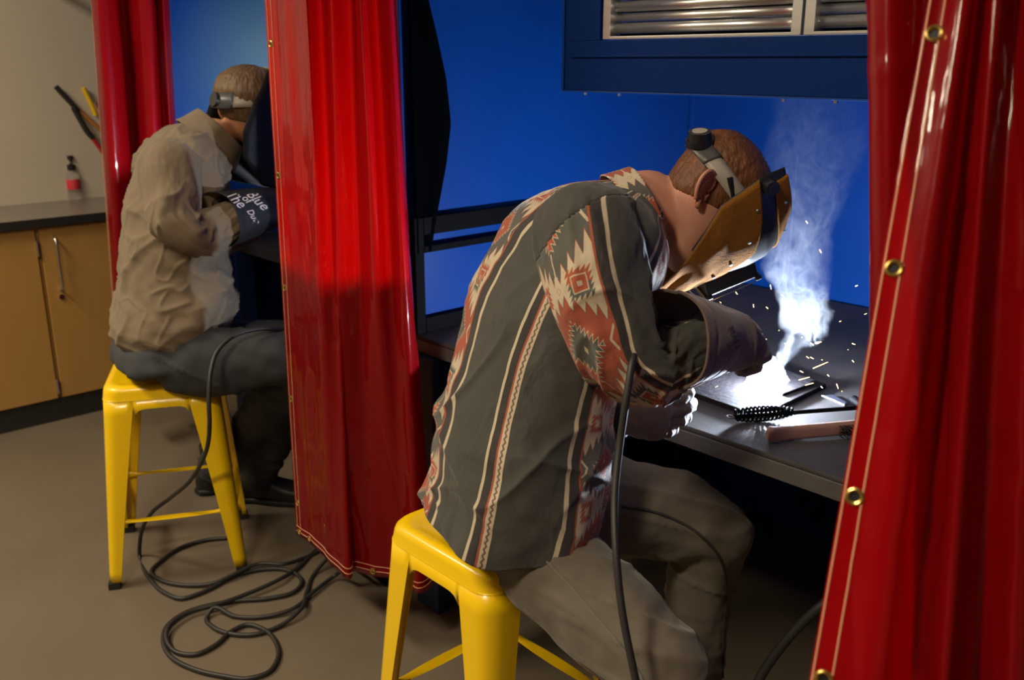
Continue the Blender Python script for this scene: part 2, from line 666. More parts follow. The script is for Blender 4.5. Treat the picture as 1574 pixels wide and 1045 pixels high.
def shirt_mat():
    """southwestern stripe print: UV.x = metres around, UV.y = metres along"""
    m_ = bpy.data.materials.new('southwestern_print_cotton')
    m_.use_nodes = True
    t = m_.node_tree
    b = t.nodes['Principled BSDF']
    b.inputs['Roughness'].default_value = 0.85
    b.inputs['Sheen Weight'].default_value = 0.15
    uvn = t.nodes.new('ShaderNodeUVMap')
    sp = t.nodes.new('ShaderNodeSeparateXYZ')
    t.links.new(uvn.outputs[0], sp.inputs[0])
    q0, s0 = X(t, sp.outputs[0]), X(t, sp.outputs[1])
    # slight print wobble
    wob = noise_tex(t, uvn.outputs[0], 14, 2)
    q = q0 + (wob - 0.5) * 0.006
    REP = 0.48
    cell = (q / REP).round()
    sd = q - cell * REP            # signed distance to strip centre
    d = sd.abs()
    base = (0.050, 0.049, 0.041)
    char = (0.032, 0.027, 0.026)
    cream = (0.50, 0.42, 0.30)
    terra = (0.34, 0.075, 0.036)
    grey = (0.085, 0.085, 0.072)
    # ---- motif strip
    HP = 0.165
    k = (s0 / HP).round()
    sl = s0 - k * HP               # along, -HP/2..HP/2
    par = (k * 0.5).frac().gt(0.25)   # 0/1 alternate
    serr = (s0.tri(0.0135) - 0.5) * 0.020
    serr2 = (sd.tri(0.016) - 0.5) * 0.014
    # large stepped diamond of one colour, half height .062 at the strip centre
    big = sl.abs() * 1.0 + d * 0.55 + serr2 * 1.5 - 0.066
    big_in = big.lt(0.0)
    big_ln = big.lt(0.0022)
    main = mixc(t, par, terra, grey)
    alt = mixc(t, par, grey, terra)
    col = mixc(t, big_ln, cream, alt)
    col = mixc(t, big_in, col, main)
    # medallion in the middle
    med = sl.abs() * 1.0 + d * 0.80 + ((sl.abs() - d * 0.9).tri(0.0105) - 0.5) * 0.0125 - 0.031
    col = mixc(t, med.lt(0.0035), col, cream)
    col = mixc(t, med.lt(0.0), col, alt)
    col = mixc(t, (sl.abs() * 0.8 + d).lt(0.0045), col, cream)
    # arrow stem running along the centre
    stem = d.lt(0.0013) * sl.inside(0.034, 0.064)
    col = mixc(t, stem, col, cream)
    col = mixc(t, ((sl - 0.064).abs() + d).lt(0.005), col, cream)
    # fork at the strip edge
    fork = ((d - 0.058) - sl.abs() * 0.9).abs().lt(0.0028) * d.gt(0.056)
    col = mixc(t, fork * sl.abs().lt(0.016), col, cream)
    # serrated squares in the pale field
    s2 = (s0 / HP).frac() - 0.5
    s2 = s2 * HP
    for c0, sz in ((0.040, 0.0200), (0.0, 0.0085)):
        e = (s2.abs() + (sd - c0).abs()) if c0 == 0.0 else s2.abs().max((sd - c0).abs())
        tooth = ((s2 + sd).tri(0.009) - 0.5) * 0.007
        a2 = mixc(t, par, grey, terra)
        col = mixc(t, (e + (tooth if c0 else 0.0)).lt(sz), col, a2 if c0 else cream)
        col = mixc(t, e.lt(sz * 0.66), col, cream if c0 else terra)
        col = mixc(t, e.lt(sz * 0.56), col, terra if c0 else cream)
        col = mixc(t, e.lt(sz * 0.18), col, cream)
    e = s2.abs().max((sd + 0.046).abs()) + ((s2 - sd).tri(0.009) - 0.5) * 0.007
    col = mixc(t, e.lt(0.017), col, terra)
    col = mixc(t, e.lt(0.007), col, cream)
    # ---- stripes outside the strip
    out = mixc(t, d.gt(0.0715), col, terra)
    out = mixc(t, d.gt(0.0755), out, char)
    out = mixc(t, d.gt(0.094), out, cream)
    out = mixc(t, d.gt(0.1015), out, base)
    # ---- middle stripe of the repeat (signed)
    qm = q - ((q / REP).floor() * REP) - REP * 0.5
    out = mixc(t, qm.inside(-0.030, -0.0235), out, cream)
    out = mixc(t, qm.inside(-0.0235, -0.006), out, char)
    out = mixc(t, qm.inside(-0.006, -0.0015), out, terra)
    zig = (s0.tri(0.010) - 0.5) * 0.004
    out = mixc(t, qm.inside(-0.0015, 0.0150), out, cream)
    out = mixc(t, (qm - 0.0068 + zig).abs().lt(0.0022), out, (0.16, 0.10, 0.07))
    # faded cloth
    n = noise_tex(t, uvn.outputs[0], 8, 4, 0.6)
    hsv = t.nodes.new('ShaderNodeHueSaturation')
    t.links.new(out, hsv.inputs['Color'])
    t.links.new((n * 0.36 + 0.82).k, hsv.inputs['Value'])
    t.links.new(hsv.outputs[0], b.inputs['Base Color'])
    bn = t.nodes.new('ShaderNodeBump')
    bn.inputs['Strength'].default_value = 0.10
    bn.inputs['Distance'].default_value = 0.004
    t.links.new(noise_tex(t, coords(t, 'Object'), 300, 2).k, bn.inputs['Height'])
    bn2 = t.nodes.new('ShaderNodeBump')
    bn2.inputs['Strength'].default_value = 0.35
    bn2.inputs['Distance'].default_value = 0.02
    t.links.new(noise_tex(t, coords(t, 'Object', (1, 1, 0.6)), 16, 3, 0.5, 0.6).k, bn2.inputs['Height'])
    t.links.new(bn.outputs[0], bn2.inputs['Normal'])
    t.links.new(bn2.outputs[0], b.inputs['Normal'])
    return m_


M['shirt'] = shirt_mat()

# ------------------------------------------------------------------ the room
XB, YP, YW = 2.62, 1.968, 4.60          # booth back wall, booth partition, end wall


def slab(name, lo, hi, mt, bevel=0.0):
    return structure(MB().box(lo, hi).build(name, mt, None, bevel=bevel))


slab('floor', (-4, -3, -0.1), (3.4, 4.8, 0), M['floor'])
slab('wall_end', (-4, YW, 0), (3.4, YW + 0.12, 3.3), M['beige'])
slab('wall_back', (XB, -1.6, 0), (XB + 0.1, YW, 3.3), M['blue'])
slab('wall_opposite', (-4.12, -3, 0), (-4, 4.8, 3.3), M['beige'])
slab('wall_rear', (-4, -3.12, 0), (3.4, -3, 3.3), M['beige'])
slab('ceiling', (-4.1, -3.1, 3.3), (3.5, 4.8, 3.4), M['ceil'])

# booth partitions: painted sheet panels on a frame, each panel a piece
def partition(name, y0, y1, x0):
    w = slab(name, (x0, y0, 0.12), (XB, y1, 2.3), M['blue'], 0.003)
    mb = MB()
    return w


partition('wall_partition', YP, YP + 0.05, 1.44)
partition('wall_partition_far', 3.66, 3.71, 1.44)
partition('wall_partition_near', 0.20, 0.25, 1.44)
# narrow painted cover strips on the back wall and at the corner
for i, y in enumerate((on(1222, 250, 0, XB)[1], YP - 0.012)):
    structure(MB().box((XB - 0.004, y - 0.009, 0.0), (XB, y + 0.009, 2.3)).build('trim_%d' % (i + 1), M['blue'], None, bevel=0.002))


# ------------------------------------------------------------------ fume hood
def fume_hood():
    XH = 1.64
    yl, yr = on(863, 138, 0, 1.64)[1], 0.26
    zb, zt = on(863, 138, 0, XH)[2], 2.3
    f_l = on(928, 61, 0, XH)[1]
    f_z = on(1100, 58.6, 0, XH)[2]
    t = thing('fume_hood', 'blue sheet-metal fume hood with ribbed silver filters on the blue back wall', 'fume hood', (XH, yl, zb))
    mb = MB()
    th = 0.012
    mb.box((XH, yr, zb), (XH + th, yl - 0.001, f_z))                    # lower front
    mb.box((XH, f_l + 0.012, f_z), (XH + th, yl - 0.001, zt))           # left of the filters
    mb.box((XH, yr, f_z + 0.5), (XH + th, f_l + 0.012, zt))             # above filters
    mb.box((XH + th, yr, zt - 0.01), (XB - 0.001, yl - 0.001, zt))      # top
    mb.box((XB - 0.02, yr, zb + 0.02), (XB - 0.006, yl - 0.001, zt - 0.01))
    mb.box((XH + th, yl - 0.01, zb), (XB - 0.006, yl - 0.001, zt - 0.01))
    mb.build('casing', M['blue2'], t, bevel=0.0015)
    MB().box((XH - 0.006, yr, f_z - 0.036), (XH - 0.0002, yl - 0.03, f_z - 0.031)).build('seam_lip', M['blue2'], t, bevel=0.001)
    MB().box((XH - 0.004, yr, zb - 0.004), (XH + 0.02, yl - 0.004, zb - 0.0002)).build('bottom_flange', M['blue'], t, bevel=0.001)
    MB().box((XH - 0.004, yl - 0.010, zb), (XH - 0.0002, yl - 0.003, zt)).build('side_flange', M['blue'], t, bevel=0.001)
    for u, v in ((898, 143), (950, 146), (1203, 155), (1283, 159)):
        y = on(u, v, 0, XH)[1]
        b = MB().rod((XH + 0.004, y, zb - 0.010), (XH + 0.004, y, zb - 0.004), 0.0045, 8)
        b.build('bolt', M['chrome'], t, smooth=True)
    # filter cassettes
    g = on(1236, 30, 0, XH)[1]
    for y1, y0 in ((f_l, g + 0.003), (g - 0.003, g - 0.62)):
        fr = MB()
        w = 0.021
        z0, z1 = f_z + 0.002, f_z + 0.49
        fr.box((XH - 0.004, y0, z0), (XH + 0.03, y0 + w, z1)).box((XH - 0.004, y1 - w, z0), (XH + 0.03, y1, z1))
        fr.box((XH - 0.004, y0 + w, z0), (XH + 0.03, y1 - w, z0 + 0.006)).box((XH - 0.004, y0 + w, z1 - w), (XH + 0.03, y1 - w, z1))
        f = fr.build('filter_frame', M['zinc'], t, bevel=0.001)
        MB().box((XH + 0.055, y0, z0), (XH + 0.06, y1, z1)).build('filter_back', M['black_steel'], f)
        z = z0 + 0.012
        k = 0
        while z < z1 - w - 0.01:
            # baffle: half-round rib
            pts = []
            vs, fs = [], []
            n = 9
            for s_, yy in ((0, y0 + w), (1, y1 - w)):
                for q in range(n):
                    a = math.pi * q / (n - 1)
                    dx = -0.011 * math.sin(a)
                    vs.append((XH + 0.020 + dx + (0.008 if k % 2 else 0), yy, z + 0.011 - 0.011 * math.cos(a)))
            for q in range(n - 1):
                fs.append((q, q + 1, n + q + 1, n + q))
            o = MB().add(vs, fs).build('baffle', M['zinc'], f, smooth=True)
            solidify(o, 0.0008)
            z += 0.0225
            k += 1
    return t


fume_hood()


# ------------------------------------------------------------------ benches
def workbench(label, yl, yr, xf=1.447, zt=0.80, dep=1.155):
    t = thing('workbench', label, 'workbench', (xf, (yl + yr) / 2, 0))
    MB().box((xf, yr, zt - 0.010), (xf + dep, yl, zt)).build('worktop', M['bench_top'], t, bevel=0.003)
    MB().box((xf, yr, zt - 0.045), (xf + 0.006, yl, zt - 0.0102)).build('front_apron', M['steel'], t, bevel=0.002)
    MB().box((xf + 0.006, yl - 0.006, zt - 0.045), (xf + dep, yl, zt - 0.0102)).build('side_apron', M['steel'], t, bevel=0.002)
    MB().box((xf + 0.006, yr, zt - 0.045), (xf + dep, yr + 0.006, zt - 0.0102)).build('side_apron', M['steel'], t, bevel=0.002)
    for y in (yl - 0.105, yr + 0.005):
        MB().box((xf - 0.022, y, 0.0), (xf + 0.06, y + 0.10, zt - 0.046)).build('leg', M['navy'], t, bevel=0.004)
        MB().box((xf + dep - 0.10, y, 0.0), (xf + dep - 0.02, y + 0.10, zt - 0.046)).build('leg', M['navy'], t, bevel=0.004)
        MB().box((xf + 0.061, y + 0.02, 0.10), (xf + dep - 0.101, y + 0.08, 0.20)).build('leg_rail', M['navy'], t, bevel=0.003)
    return t


wb = workbench('grey steel bench top on navy legs, under the bright arc in the near booth', 1.955, 0.27)
# dark end frame standing on the bench's left edge
a0 = on(668.7, 331.8, 1, 1.948)
y0 = 1.940
fr = thing('rail_frame', 'dark steel rail frame along the left end of the near bench', 'frame', (1.45, y0, 0.80))
zt1 = 1.112
MB().box((1.448, y0, 0.8006), (1.478, y0 + 0.014, zt1)).build('post', M['black_steel'], fr, bevel=0.002)
MB().box((2.50, y0, 0.8006), (2.53, y0 + 0.014, zt1)).build('post', M['black_steel'], fr, bevel=0.002)
MB().box((1.479, y0, zt1 - 0.047), (2.499, y0 + 0.014, zt1)).build('rail', M['black_steel'], fr, bevel=0.002)
MB().box((1.479, y0, 1.018), (2.499, y0 + 0.010, 1.036)).build('rail', M['black_steel'], fr, bevel=0.002)
MB().box((1.479, y0, 0.8006), (2.499, y0 + 0.014, 0.842)).build('rail', M['black_steel'], fr, bevel=0.002)

wb2 = workbench('dark steel bench behind the middle red curtain, in front of the khaki-shirted person', 3.645, 2.03, 1.75, 0.80, 0.85)

# dark sheet painting a cast shadow on the partition beside the middle curtain
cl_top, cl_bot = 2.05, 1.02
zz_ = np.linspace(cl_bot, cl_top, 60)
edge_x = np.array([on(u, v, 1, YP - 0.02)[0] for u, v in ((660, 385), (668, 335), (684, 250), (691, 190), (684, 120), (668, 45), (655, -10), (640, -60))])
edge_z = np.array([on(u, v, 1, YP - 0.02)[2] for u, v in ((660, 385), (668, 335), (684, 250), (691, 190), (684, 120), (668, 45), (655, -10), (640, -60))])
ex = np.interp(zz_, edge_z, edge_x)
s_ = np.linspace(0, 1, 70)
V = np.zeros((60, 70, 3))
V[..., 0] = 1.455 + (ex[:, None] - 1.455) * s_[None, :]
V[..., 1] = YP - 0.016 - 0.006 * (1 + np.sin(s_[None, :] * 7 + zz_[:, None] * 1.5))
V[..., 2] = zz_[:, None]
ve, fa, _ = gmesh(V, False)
shadow_o = make('hanging_cloth', ve, fa, M['apron_cloth'])
solidify(shadow_o, 0.003, 0)
tag(shadow_o, 'dark cloth hung on the blue partition, just right of the middle red curtain', 'cloth')

for o in wb2.children:
    if o.name.split('.')[0] in ('worktop', 'front_apron', 'side_apron'):
        o.data.materials[0] = M['plate']

# bracket folded under the near bench
a, b = np.array([1.60, 0.62, 0.70]), np.array([1.60, 0.36, 0.47])
br = thing('bench_bracket', 'small dark steel ladder bracket hanging under the near bench edge', 'bracket', tuple(a))
A3 = [on(u, v, 0, 1.62) for u, v in ((1247, 752), (1228, 775), (1290, 832), (1305, 812))]
MB().rod(A3[0], A3[3] + (A3[3] - A3[0]) * 0.6, 0.004).build('side_bar', M['black_steel'], br, smooth=True)
MB().rod(A3[1], A3[2] + (A3[2] - A3[1]) * 0.6, 0.004).build('side_bar', M['black_steel'], br, smooth=True)
for k in (0.0, 0.38, 0.76, 1.15):
    p, q = A3[0] + (A3[3] - A3[0]) * k, A3[1] + (A3[2] - A3[1]) * k
    d = nrm(A3[3] - A3[0]) * 0.011
    n = np.array([0.004, 0, 0])
    MB().add([p - d - n, q - d - n, q + d - n, p + d - n, p - d + n, q - d + n, q + d + n, p + d + n],
             [(0, 1, 2, 3), (7, 6, 5, 4), (0, 4, 5, 1), (1, 5, 6, 2), (2, 6, 7, 3), (3, 7, 4, 0)]).build('rung', M['black_steel'], br)
MB().rod(A3[0], (A3[0][0], A3[0][1], 0.789), 0.004).build('hanger', M['black_steel'], br, smooth=True)

# hose under the bench and the blue case behind the right curtain
pts = [P(1150, 1085, 1.9), P(1168, 1042, 1.9), P(1200, 995, 1.88), P(1235, 955, 1.86), P(1270, 925, 1.84), P(1320, 890, 1.84)]
pts = [on(1120, 1150, 2, 0.012)] + pts
tag(MB().tube(path(pts, 30), 0.010, 10).build('hose', M['cable'], None, smooth=True), 'dark hose looping up below the near bench beside the right red curtain', 'hose')

# welding power source on castors behind the middle curtain
wm = thing('welding_machine', 'navy welding power source on black castors behind the middle red curtain', 'welding machine', (1.55, 2.24, 0))
MB().box((1.40, 2.08, 0.165), (1.70, 2.40, 0.50)).build('cabinet', M['navy'], wm, bevel=0.012)
MB().box((1.395, 2.06, 0.105), (1.715, 2.42, 0.160)).build('base', M['black_steel'], wm, bevel=0.006)
MB().box((1.39, 2.12, 0.22), (1.3995, 2.36, 0.46)).build('front_panel', M['black'], wm, bevel=0.003)
for x, y in ((1.425, 2.10), (1.41, 2.40), (1.68, 2.10), (1.68, 2.40)):
    cst = MB().rod((x, y - 0.014, 0.045), (x, y + 0.014, 0.045), 0.045, 18).build('castor', M['rubber'], wm, smooth=True)
    for dy in (-0.019, 0.019):
        MB().box((x - 0.022, y + dy - 0.003, 0.05), (x + 0.022, y + dy + 0.003, 0.104)).build('fork', M['black_steel'], cst)
MB().rod(on(525, 878, 2, 0.055), (1.40, 2.13, 0.24), 0.011, 10).build('power_plug', M['rubber'], wm, smooth=True)


# ------------------------------------------------------------------ stools
def rrect(hx, r, z, n=6):
    """rounded square ring, counter-clockwise"""
    out = []
    for qx, qy, a0 in ((1, 1, 0), (-1, 1, 90), (-1, -1, 180), (1, -1, 270)):
        for k in range(n + 1):
            a = math.radians(a0 + 90 * k / n)
            out.append((qx * (hx - r) + r * math.cos(a), qy * (hx - r) + r * math.sin(a), z))
    return out


def make_stool(label, loc, rz):
    t = thing('metal_stool', label, 'stool', loc, 'yellow metal stools at the welding benches', rz)
    HT = 0.612
    prof = [(0.012, HT - 0.010, 0.010), (0.060, HT - 0.010, 0.04), (0.105, HT - 0.009, 0.05), (0.122, HT - 0.005, 0.05), (0.134, HT - 0.0005, 0.05), (0.143, HT, 0.05),
            (0.151, HT - 0.003, 0.05), (0.156, HT - 0.009, 0.048), (0.158, HT - 0.018, 0.046), (0.160, HT - 0.036, 0.044), (0.1615, HT - 0.040, 0.044),
            (0.1605, HT - 0.041, 0.043), (0.1575, HT - 0.036, 0.042), (0.150, HT - 0.014, 0.045)]
    rings = np.array([rrect(h, min(r, h - 0.001), z) for h, z, r in prof])
    v, f, _ = gmesh(rings, True, True, False, flip=False)
    o = bpy_local('seat', v, f, M['yellow'], t)
    fixnormals(o.data)
    # apron strips between the legs
    def frame(k):
        a = k * math.pi / 2
        return np.array([[math.cos(a), -math.sin(a), 0], [math.sin(a), math.cos(a), 0], [0, 0, 1]])
    HX = lambda z: 0.1595 + (0.198 - 0.1595) * (HT - 0.04 - z) / (HT - 0.04)
    WD = lambda z: 0.034 + 0.052 * (z / (HT - 0.04)) ** 1.15
    zs = np.array([0.022, 0.05, 0.10, 0.2, 0.3, 0.4, 0.48, 0.53, HT - 0.037])
    for k in range(4):
        Rm = frame(k)
        rows = []
        for z in zs:
            h, w, r = HX(z), WD(z), 0.020 + 0.02 * z / HT
            w = max(w, r + 0.008)
            row = [(h - w, -h, z), (h - w * 0.6 - 0.4 * r, -h, z)]
            for q in range(7):
                a = math.radians(-90 + 90 * q / 6)
                row.append((h - r + r * math.cos(a), -(h - r) + r * math.sin(a), z))
            row += [(h, -(h - w * 0.6 - 0.4 * r), z), (h, -(h - w), z)]
            # slight inward return flange
            row = [(h - w, -h + 0.014, z)] + row + [(h - 0.014, -(h - w), z)]
            rows.append(row)
        V = np.array(rows) @ Rm.T
        v, f, _ = gmesh(V, False)
        o = bpy_local('leg', v, f, M['yellow'], t)
        solidify(o, 0.002)
        c = np.array([HX(0.0) - 0.016, -(HX(0.0) - 0.016), 0])
        fo = MB()
        fo.box(c + [-0.017, -0.017, 0.0], c + [0.0155, 0.0155, 0.020])
        vv = np.array(fo.v) @ Rm.T
        leg_foot = bpy_local('rubber_foot', vv, fo.f, M['rubber'], o)
        # apron
        h1, h2 = HX(HT - 0.04), HX(HT - 0.075)
        wl, wr = WD(HT - 0.06) - 0.001, WD(HT - 0.06) - 0.001
        pr = []
        for q in range(13):
            s_ = q / 12
            x = -(h1 - wl) + (2 * h1 - wl - wr) * s_
            dz = 0.020 * (abs(2 * s_ - 1) ** 8)
            pr.append((x, HT - 0.068 - dz))
        V = np.array([[(x, -h1 - 0.0003, HT - 0.037) for x, z in pr], [(x, -h2 + 0.0012, z) for x, z in pr], [(x, -h2 + 0.014, z) for x, z in pr]]) @ Rm.T
        v, f, _ = gmesh(V, False)
        solidify(bpy_local('apron', v, f, M['yellow'], t), 0.0015)
        # stretcher
        z = 0.205
        hx = HX(z) - 0.010
        V, _, _ = loft([SEC((-hx + 0.012, -hx, z), (0, 0, 1), (0, 1, 0), 0.012, 0.004), SEC((-hx + 0.035, -hx, z), (0, 0, 1), (0, 1, 0), 0.008, 0.007),
                        SEC((hx - 0.035, -hx, z), (0, 0, 1), (0, 1, 0), 0.008, 0.007), SEC((hx - 0.012, -hx, z), (0, 0, 1), (0, 1, 0), 0.012, 0.004)], 12, 12)
        V = V @ Rm.T
        v, f, _ = gmesh(V, True, True, True)
        o = bpy_local('stretcher', v, f, M['yellow_bar'], t)
        fixnormals(o.data)
    return t


def bpy_local(name, v, f, mt, parent):
    me = bpy.data.meshes.new(name)
    me.from_pydata(np.asarray(v).tolist(), [], f)
    me.polygons.foreach_set('use_smooth', [True] * len(me.polygons))
    sharp(me, 35)
    return link(name, me, mt, parent)


make_stool('yellow metal stool under the person in the southwestern print shirt', (1.135, 1.28, 0), math.radians(0))
make_stool('yellow metal stool under the person in the khaki shirt', (1.056, 2.695, 0), math.radians(-27.5))


# ------------------------------------------------------------------ curtains
def XYZ(u, z, t):
    v = H / 2 + FPX * (F[2] - (z - CAMH) / t) / U[2]
    return P(u, v, t)


def proj(p):
    q = np.asarray(p) - CAM
    z = q @ F
    return np.stack([W / 2 + FPX * (q @ R) / z, H / 2 - FPX * (q @ U) / z], -1)


def curtain(label, top, bot, zt, zb, ztop, zbot, nu=260, nv=120, amp=0.006, fold=7.0, seed=0, eyes=(), stitch=(0.0025, 0.019), bottom_eyes=(), flip=1):
    T = path(np.array(top), nu)
    Bt = path(np.array(bot), nu)
    z = np.linspace(zbot, ztop, nv)
    w = ((z - zb) / (zt - zb))[:, None, None]
    V = np.zeros((nv, nu, 3))
    V[..., :2] = T[None] * w + Bt[None] * (1 - w)
    V[..., 2] = z[:, None]
    # arc length along the cloth (mid height)
    d = np.concatenate([[0], np.cumsum(np.linalg.norm(np.diff(V[nv // 2, :, :2], axis=0), axis=1))])
    tg = np.gradient(V, axis=1)
    n = np.stack([-tg[..., 1], tg[..., 0], 0 * tg[..., 0]], -1)
    n /= np.linalg.norm(n, axis=2)[..., None] + 1e-9
    uu = np.broadcast_to(d[None, :], (nv, nu))
    zz = np.broadcast_to(z[:, None], (nv, nu))
    edge = np.clip(d / 0.05, 0, 1)[None, :]
    q = np.stack([uu * fold * 2 + vnoise(np.stack([uu * 2, zz * 0.8, 0 * uu + seed], -1)) * 0.8, zz * 0.55, 0 * uu + seed], -1)
    disp = amp * vnoise(q) * 1.5 + 0.0030 * vnoise(np.stack([uu * 26, zz * 3.0, 0 * uu + seed + 5], -1))
    cr = ridge(np.stack([uu * 16 + zz * 3, zz * 9, 0 * uu + seed + 9], -1), 4) * np.clip(vnoise(np.stack([uu * 5, zz * 2.3, 0 * uu + seed + 3], -1)) * 2, 0, 1)
    disp = disp + 0.0035 * cr
    V = V + n * (disp * (0.15 + 0.85 * edge))[..., None]
    root = thing('welding_curtain', label, 'curtain', (V[0, :, 0].mean(), V[0, :, 1].mean(), zbot), 'red vinyl welding curtains')
    vv, ff, _ = gmesh(V, False)
    sh = make('sheet', vv, ff, M['vinyl'], root)
    solidify(sh, 0.0012, 0)
    N = gnormal(V, False)
    sgn = np.sign(((CAM[None, None] - V) * N).sum(-1))[..., None]
    N = N * sgn
    hem = MB()
    def col_at(off):
        return int(np.argmin(np.abs(d - off)))
    def stitchline(pts, nr):
        pts = np.asarray(pts) + nr * 0.0016
        V_, _, _ = tube(pts, 0.0008, None, (0.3, 0.5, 0.1), 5, len(pts))
        hem.grid(V_)
    z_lo = 2
    for s_ in stitch:
        c = col_at(s_)
        stitchline(V[z_lo:, c], N[z_lo:, c])
    for dz in (0.004, 0.022):
        r = int(round(dz / (z[1] - z[0])))
        r = max(1, r)
        fr_ = min(1.0, dz / (z[1] - z[0]) / r)
        stitchline(V[r, 1:], N[r, 1:])
    hem.build('hem_stitching', M['thread'], root, smooth=True)
    cE = col_at((stitch[0] + stitch[1]) / 2 + 0.001)
    pr = proj(V[:, cE])
    def eyelet(p, nr):
        e = MB().torus(p + nr * 0.002, nr, 0.0068, 0.0024, 24, 8)
        e.torus(p - nr * 0.002, nr, 0.0068, 0.0024, 20, 6)
        o = e.build('eyelet', M['brass'], root, smooth=True)
        A = nrm(np.cross(nr, [0, 0, 1.0]))
        MB().rod(p - nr * 0.0012, p + nr * 0.0014, 0.0052, 14).build('eyelet_hole', M['black'], o, smooth=True)
    for v in eyes:
        k = int(np.argmin(np.abs(pr[:, 1] - v)))
        eyelet(V[k, cE], N[k, cE])
    r = max(1, int(round(0.014 / (z[1] - z[0]))))
    for off in bottom_eyes:
        c = col_at(off)
        eyelet(V[r, c], N[r, c])
    return root, V


ztop = 1.95
# middle curtain
top2 = [XYZ(u, 1.60, t)[:2] for u, t in ((408, 2.32), (428, 2.25), (452, 2.19), (474, 2.12), (492, 2.16), (512, 2.11), (536, 2.14), (556, 2.07), (578, 2.12), (598, 2.08), (614, 2.15), (600, 2.22), (570, 2.26))]
bot2 = [XYZ(u, 0.235, t)[:2] for u, t in ((455, 2.66), (474, 2.60), (497, 2.53), (520, 2.475), (537, 2.435), (541, 2.47), (562, 2.46), (590, 2.44), (620, 2.41), (645, 2.37), (663, 2.42), (650, 2.50), (615, 2.53))]
curtain('red welding curtain hanging between the two seated people', top2, bot2, 1.60, 0.235, ztop, 0.215, seed=1.3,
        eyes=(70, 268, 445, 615, 775), bottom_eyes=(0.02, 0.075, 0.37), amp=0.007, fold=5, stitch=(0.010, 0.028))
# left curtain
top1 = [XYZ(u, 1.65, t)[:2] for u, t in ((143, 3.403), (160, 3.309), (176, 3.346), (190, 3.440), (206, 3.365), (226, 3.346), (240, 3.440), (252, 3.384), (260, 3.440), (245, 3.534), (215, 3.572))]
bot1 = [XYZ(u, 0.45, t)[:2] for u, t in ((178, 3.704), (200, 3.619), (215, 3.647), (226, 3.741), (236, 3.666), (256, 3.628), (268, 3.741), (280, 3.685), (288, 3.741), (272, 3.835), (245, 3.873))]
curtain('red welding curtain at the far left, behind the khaki-shirted person', top1, bot1, 1.65, 0.45, ztop, 0.24, seed=4.1, amp=0.008, fold=4, nu=180, nv=80)
# right curtain, closest to the lens
top3 = [XYZ(u, 1.55, t)[:2] for u, t in ((1424, 0.93), (1450, 0.925), (1478, 0.905), (1502, 0.945), (1530, 0.900), (1562, 0.925), (1600, 0.89), (1650, 0.93), (1690, 0.97), (1640, 1.03), (1520, 1.04), (1430, 1.07), (1362, 1.06), (1337, 1.08), (1360, 1.11), (1430, 1.12))]
bot3 = [XYZ(u, 0.95, t)[:2] for u, t in ((1248, 0.895), (1295, 0.885), (1350, 0.875), (1408, 0.91), (1450, 0.865), (1500, 0.90), (1550, 0.86), (1630, 0.89), (1680, 0.94), (1620, 1.02), (1520, 1.04), (1430, 1.06), (1358, 1.06), (1340, 1.08), (1362, 1.12), (1430, 1.13))]
curtain('red welding curtain at the far right, closest of the three', top3, bot3, 1.55, 0.95, ztop, 0.24, seed=8.7,
        eyes=(47, 422, 758, 1035), amp=0.004, fold=6, nu=330, nv=150)

rail = thing('curtain_rail', 'steel rail carrying the red welding curtains along the booth fronts', 'rail', (1.2, 2.0, 1.96))
MB().rod((1.17, -0.2, 1.985), (1.17, YW, 1.985), 0.016, 12).build('tube', M['zinc'], rail, smooth=True)
for y in (0.225, 1.993, 3.685):
    MB().box((1.165, y - 0.012, 1.985), (1.46, y + 0.012, 2.01)).build('bracket', M['zinc'], rail, bevel=0.002)


# ------------------------------------------------------------------ cabinets on the end wall
YC = 4.142
def cabinet(label, x0, x1, handle_side, hinge_side):
    t = thing('base_cabinet', label, 'cabinet', ((x0 + x1) / 2, YC + 0.2, 0), 'base cabinets on the end wall')
    MB().box((x0, YC + 0.021, 0.10), (x1, YW - 0.001, 0.846)).build('carcass', M['maple'], t, bevel=0.001)
    MB().box((x0, YC + 0.012, 0.0), (x1, YC + 0.10, 0.099)).build('toe_kick', M['kick'], t)
    d = MB().box((x0 + 0.008, YC, 0.104), (x1 - 0.008, YC + 0.0195, 0.842)).build('door', M['maple'], t, bevel=0.002)
    hx = (x0 + 0.06) if handle_side < 0 else (x1 - 0.06)
    hp = path([(hx, YC + 0.002, 0.575), (hx, YC - 0.022, 0.580), (hx, YC - 0.03, 0.60), (hx, YC - 0.03, 0.69), (hx, YC - 0.03, 0.775), (hx, YC - 0.022, 0.795), (hx, YC + 0.002, 0.80)], 24)
    MB().tube(hp, 0.0052, 10).build('handle', M['chrome'], d, smooth=True)
    MB().rod((hx, YC - 0.007, 0.545), (hx, YC, 0.545), 0.011, 16).build('lock', M['chrome'], d, smooth=True)
    sx = x1 - 0.006 if hinge_side > 0 else x0 + 0.006
    for z in (0.16, 0.76):
        h = MB().rod((sx, YC - 0.005, z - 0.033), (sx, YC - 0.005, z + 0.033), 0.006, 10)
        h.box((sx - 0.006, YC - 0.002, z - 0.03), (sx + 0.006, YC + 0.002, z + 0.03))
        h.build('hinge', M['chrome'], d)
    return t


